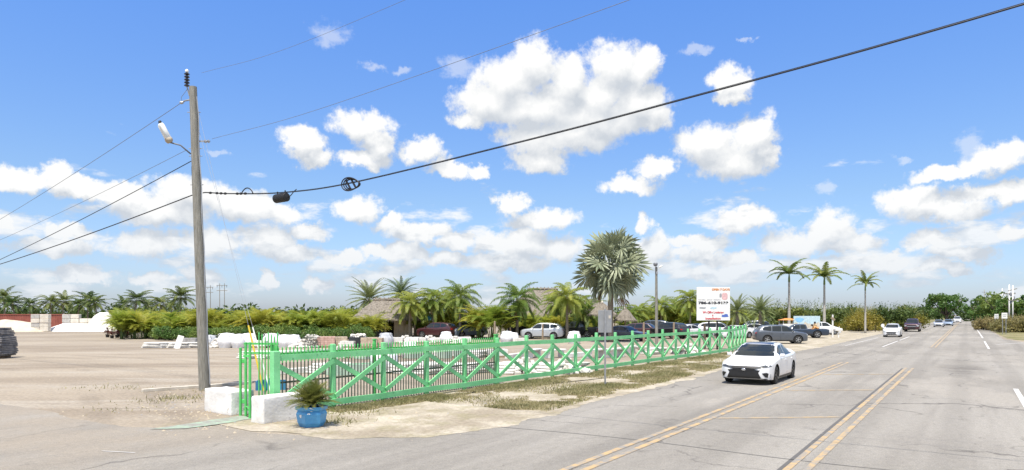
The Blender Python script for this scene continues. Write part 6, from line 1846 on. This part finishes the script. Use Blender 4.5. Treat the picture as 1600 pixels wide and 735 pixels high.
def stall():
    Y = 82; c = at(1231,Y); root = thing('food_stall', 'small white stall with an orange canopy left of the painted banner', 'stall', c)
    mb = MB(); mb.box((0,0,.95), (1.7,1.4,.9), bev=.03); mb.box((0,0,.25), (1.5,1.2,.5)); mb.build('counter', M['white'], root)
    for x in (-.8,.8):
        for y in (-.65,.65): mb = MB(); mb.tube([(x,y,0),(x,y,1.86)], .03, 6); mb.build('pole', M['white'], root)
    mb = MB(); mb.add([(-.95,-.8,1.85),(.95,-.8,1.85),(.95,.8,1.85),(-.95,.8,1.85),(-.3,0,2.08),(.3,0,2.08)], [(0,1,5,4),(1,2,5),(2,3,4,5),(3,0,4),(3,2,1,0)]); mb.build('canopy', M['orange_print'], root)
stall()
# white cream board, small post and box table at the drive
def scallop_box():
    Y = 46; root = thing('cream_box', 'cream coloured box with a notched top just behind the white sedan roof', 'box', at(1203,Y), .1)
    mb = MB(); mb.box((0,0,.30), (.70,.40,.60), bev=.02); mb.build('box', M['paver_white'], root)
    for x in (-.26,-.09,.09,.26): mb = MB(); mb.box((x,0,.645), (.11,.38,.09), bev=.015); mb.build('notch', M['paver_white'], root)
scallop_box()
def white_post():
    Y = 76; h = hz(492,Y); root = thing('white_post', 'thin white wooden post with a cross board beside the drive', 'post', at(1301,Y))
    mb = MB(); mb.box((0,0,h/2-.05), (.13,.13,h+.1), bev=.01); mb.build('shaft', M['white'], root)
    mb = MB(); mb.box((0,-.09,h-.45), (.5,.04,.22), rot=Matrix.Rotation(R(35),3,'Y')); mb.build('cross_board', M['post_wood'], root)
white_post()
def box_table():
    Y = 75.5; h = hz(513.5,Y); root = thing('mailbox_table', 'white box on a single leg right of the thin white post', 'mailbox', at(1310,Y))
    mb = MB(); mb.box((0,0,h-.14), (.75,.5,.28), bev=.05); mb.build('box', M['white'], root, True, 40)
    mb = MB(); mb.box((0,0,h/2-.15), (.11,.11,h-.25)); mb.build('leg', M['white'], root)
    mb = MB(); mb.tube([(.1,0,h),(.1,0,h+.22)], .03, 6); mb.build('flag', M['white'], root)
box_table()
def round_sign():
    Y = 92; root = thing('round_sign', 'small round white sign on a stick left of the oncoming hatchback', 'sign', at(1379,Y))
    h = hz(509,Y); mb = MB(); mb.tube([(0,0,0),(0,0,h)], .025, 6); mb.build('stick', M['steel'], root)
    mb = MB(); mb.lathe([(.001,-.015),(.24,-.015),(.24,.015),(.001,.015)], 18, axis='Y', c=(0,-.04,h)); mb.build('disc', M['white'], root)
round_sign()
def roadside_sign(px, Y, top, bot, wpx, label):
    root = thing('road_sign', label, 'road sign', at(px,Y)); h = hz(top,Y); w = wpx/FPX*Y; hh = (bot-top)/FPX*Y
    for x in (-w*.3,w*.3): mb = MB(); mb.box((x,.04,h/2), (.06,.06,h)); mb.build('post', M['steel'], root)
    mb = MB(); mb.box((0,0,h-hh/2), (w,.02,hh), bev=.006); mb.build('panel', M['white'], root)
    mb = MB(); mb.box((0,-.014,h-hh*.35), (w*.7,.006,hh*.12)); mb.box((0,-.014,h-hh*.65), (w*.55,.006,hh*.12)); mb.build('faded_legend', M['grey_print'], root)
roadside_sign(1569.5, 88, 489, 498, 9, 'larger white rectangular sign standing in the right-hand hedge')
roadside_sign(1557, 100, 491, 498, 6.5, 'smaller white sign left of the larger one in the right-hand hedge')
# utility poles far away
def far_pole(label, px, Y, top, arms, mat, r0=.16, armw=2.4):
    root = thing('utility_pole', label, 'utility pole', at(px,Y)); h = hz(top,Y)
    mb = MB(); mb.tube([(0,0,-.2),(0,0,h)], [r0,r0*.6], 8); mb.build('shaft', mat, root, True)
    for z in arms:
        mb = MB(); mb.beam((-armw/2,-.12,h-z),(armw/2,-.12,h-z),.10,.13); mb.build('cross_arm', M['wood_pole'], root)
        for x in (-armw*.45,0,armw*.45): mb = MB(); mb.lathe([(.04,0),(.07,.05),(.04,.16)], 8, c=(x,-.12,h-z+.06)); mb.build('insulator', M['ceramic'], root)
far_pole('white concrete utility pole, left of the tall pair at the right edge', 1566, 170, 451, (), M['concrete_white'], .13)
far_pole('tallest white concrete utility pole at the right edge with dark gear', 1577, 120, 445, (1.6,), M['concrete_white'], .14, 2.0)
far_pole('white concrete utility pole, rightmost of the pair at the right edge', 1582.5, 118, 446, (2.6,), M['concrete_white'], .13, 1.8)
far_pole('distant thin dark utility pole above the right-hand trees', 1538, 330, 453, (1.2,), M['wood_pole'], .2)
tb_ = thing('pole_transformer', 'dark transformer cluster hung between the white poles at the right edge', 'transformer', at(1579.5,118.4,hz(472,118)))
for x, z in ((-.25,0),(.3,.7),(-.2,1.3)):
    mb = MB(); mb.lathe([(.05,-.32),(.16,-.30),(.16,.22),(.06,.32)], 10, c=(x,-.30,z)); mb.build('tank', M['wire'], tb_, True, 45)
mb = MB(); mb.beam((-.6,-.2,1.9),(.9,-.2,2.3),.12,.12); mb.build('arm', M['wood_pole'], tb_)
def h_frame(label, px, Y, top, wpx):
    root = thing('transmission_tower', label, 'transmission tower', at(px,Y)); h = hz(top,Y); w = wpx/FPX*Y
    for x in (-w/2,w/2): mb = MB(); mb.tube([(x,0,-.3),(x,0,h)], [.24,.16], 7); mb.build('pole', M['wood_pole'], root)
    for z in (h-1.2,h-4.2): mb = MB(); mb.beam((-w*1.1,-.2,z),(w*1.1,-.2,z),.25,.3); mb.build('cross_arm', M['wood_pole'], root)
    for x in (-w,0,w): mb = MB(); mb.tube([(x,-.2,h-1.2),(x,-.2,h-2.4)], .12, 6); mb.build('insulator', M['ceramic'], root)
h_frame('distant twin pole transmission tower just right of the utility pole', 325, 400, 446, 7.5)
h_frame('distant twin pole transmission tower, the right one of the pair', 347, 395, 443, 7.5)
h_frame('distant twin pole transmission tower left of the utility pole', 287, 440, 451, 7)
def far_gantry():
    Y = 520; root = thing('sign_gantry', 'pale gantry over the road at its vanishing end', 'gantry', at(1511,Y))
    for x in (-8,8): mb = MB(); mb.tube([(x,0,0),(x,0,8)], .22, 8); mb.build('leg', M['steel'], root)
    mb = MB(); mb.box((0,0,7.6), (16,.4,.5)); mb.build('beam', M['steel'], root)
    for x in (-3,2): mb = MB(); mb.box((x,-.35,7.3), (.5,.35,1.2)); mb.build('traffic_light', M['dark'], root)
far_gantry()
# ------------------------------------------------------------------ people by the navy pickup
M['skin'] = pm('skin', (0.20,0.105,0.065), rough=.6, var=.06)
M['hair'] = pm('dark_hair', (0.012,0.009,0.008), rough=.7, var=.2)
M['orange_cloth'] = pm('orange_shirt', (0.60,0.30,0.11), rough=.85, var=.1, scale=8)
M['dark_cloth'] = pm('dark_trousers', (0.018,0.02,0.03), rough=.9, var=.2)
M['white_cloth'] = pm('white_trousers', (0.66,0.65,0.63), rough=.9, var=.06)
M['tan_cloth'] = pm('tan_shirt', (0.45,0.33,0.19), rough=.9, var=.1)
def person(label, loc, rotz, joints, edges, rad, shirt, trouser):
    root = thing('person', label, 'person', loc, rotz)
    names = list(joints); me = bpy.data.meshes.new('body')
    me.from_pydata([joints[n] for n in names], [(names.index(a), names.index(b)) for a, b in edges], [])
    o = link('body', me); md = o.modifiers.new('s', 'SKIN'); md.use_smooth_shade = True
    if not me.skin_vertices: me.attributes
    for i, n in enumerate(names):
        sv = me.skin_vertices[0].data[i]; q = rad[n]; sv.radius = (q, q) if isinstance(q, (int,float)) else q; sv.use_root = (n == 'pelvis')
    ss = o.modifiers.new('d', 'SUBSURF'); ss.levels = 1; ss.render_levels = 1
    dg = bpy.context.evaluated_depsgraph_get(); dg.update()
    m2 = bpy.data.meshes.new_from_object(o.evaluated_get(dg)); o.modifiers.clear(); o.data = m2
    for m_ in (shirt, trouser, M['skin'], M['dark_cloth']): m2.materials.append(m_) if True else 0
    while len(m2.materials) > 4: m2.materials.pop(index=0)
    J = {n: Vector(joints[n]) for n in names}
    def segd(p, a, b):
        t = max(0, min(1, (p-a).dot(b-a)/max(1e-9,(b-a).length_squared))); return (p-(a+(b-a)*t)).length
    for f in m2.polygons:
        c = Vector(f.center); best = None
        for a, b in edges:
            d = segd(c, J[a], J[b])
            if best is None or d < best[0]: best = (d, a, b)
        nm = best[1]+best[2]
        f.material_index = 2 if any(k in nm for k in ('head','hand','neckhead')) else (3 if 'toe' in nm else (1 if any(k in nm for k in ('knee','ankle','hip')) else 0))
        f.use_smooth = True
    o.parent = root
    hd = J['head']; mb = MB(); mb.lathe([(.001,.135),(.06,.125),(.098,.075),(.112,.01),(.10,-.03)], 12, c=hd+Vector((-.015,0,0))); mb.build('hair', M['hair'], root, True)
    mb = MB()
    f = Vector((1,0,0)); mb.tube([hd+Vector((.10,0,0)), hd+Vector((.125,0,-.025))], [.012,.018], 6)
    for sy in (-1,1): mb.lathe([(.001,-.012),(.02,0),(.001,.012)], 8, axis='Y', c=hd+Vector((0,sy*.10,-.01)))
    mb.build('face', M['skin'], root, True)
    return root
E = [('pelvis','spine'),('spine','chest'),('chest','neck'),('neck','head'),('head','crown')]
for s_ in ('l','r'): E += [('pelvis','hip'+s_),('hip'+s_,'knee'+s_),('knee'+s_,'ankle'+s_),('ankle'+s_,'toe'+s_),('chest','shoulder'+s_),('shoulder'+s_,'elbow'+s_),('elbow'+s_,'wrist'+s_),('wrist'+s_,'hand'+s_)]
RAD = {'pelvis':.15,'spine':.14,'chest':.16,'neck':.06,'head':.10,'crown':.07}
for s_ in ('l','r'): RAD.update({'hip'+s_:.10,'knee'+s_:.065,'ankle'+s_:.045,'toe'+s_:.04,'shoulder'+s_:.065,'elbow'+s_:.048,'wrist'+s_:.034,'hand'+s_:.036})
bend = {'pelvis':(0,0,.95),'spine':(.16,0,1.08),'chest':(.42,0,1.20),'neck':(.58,0,1.28),'head':(.70,0,1.36),'crown':(.76,0,1.42)}
for s_, y in (('l',.1),('r',-.1)): bend.update({'hip'+s_:(-.02,y,.90),'knee'+s_:(.0,y*1.2,.50),'ankle'+s_:(-.06,y*1.3,.09),'toe'+s_:(.12,y*1.4,.04),'shoulder'+s_:(.46,y*1.9,1.20),'elbow'+s_:(.62,y*2.2,.98),'wrist'+s_:(.82,y*1.8,.98),'hand'+s_:(.91,y*1.7,.97)})
stand = {'pelvis':(0,0,.95),'spine':(.01,0,1.12),'chest':(.0,0,1.34),'neck':(.0,0,1.50),'head':(.03,0,1.62),'crown':(.03,0,1.70)}
for s_, y in (('l',.1),('r',-.1)): stand.update({'hip'+s_:(0,y,.90),'knee'+s_:(.02,y*1.1,.50),'ankle'+s_:(-.02,y*1.15,.09),'toe'+s_:(.16,y*1.3,.04),'shoulder'+s_:(0,y*1.9,1.40),'elbow'+s_:(.0,y*2.4,1.12),'wrist'+s_:(.14,y*2.3,.90),'hand'+s_:(.19,y*2.2,.82)})
person('person in an orange shirt and dark trousers bending over the navy pickup', at(1279,73.2), R(176), bend, E, RAD, M['orange_cloth'], M['dark_cloth'])
person('person in white trousers and tan shirt standing behind the bending one', at(1273.5,74.6), R(200), stand, E, RAD, M['tan_cloth'], M['white_cloth'])
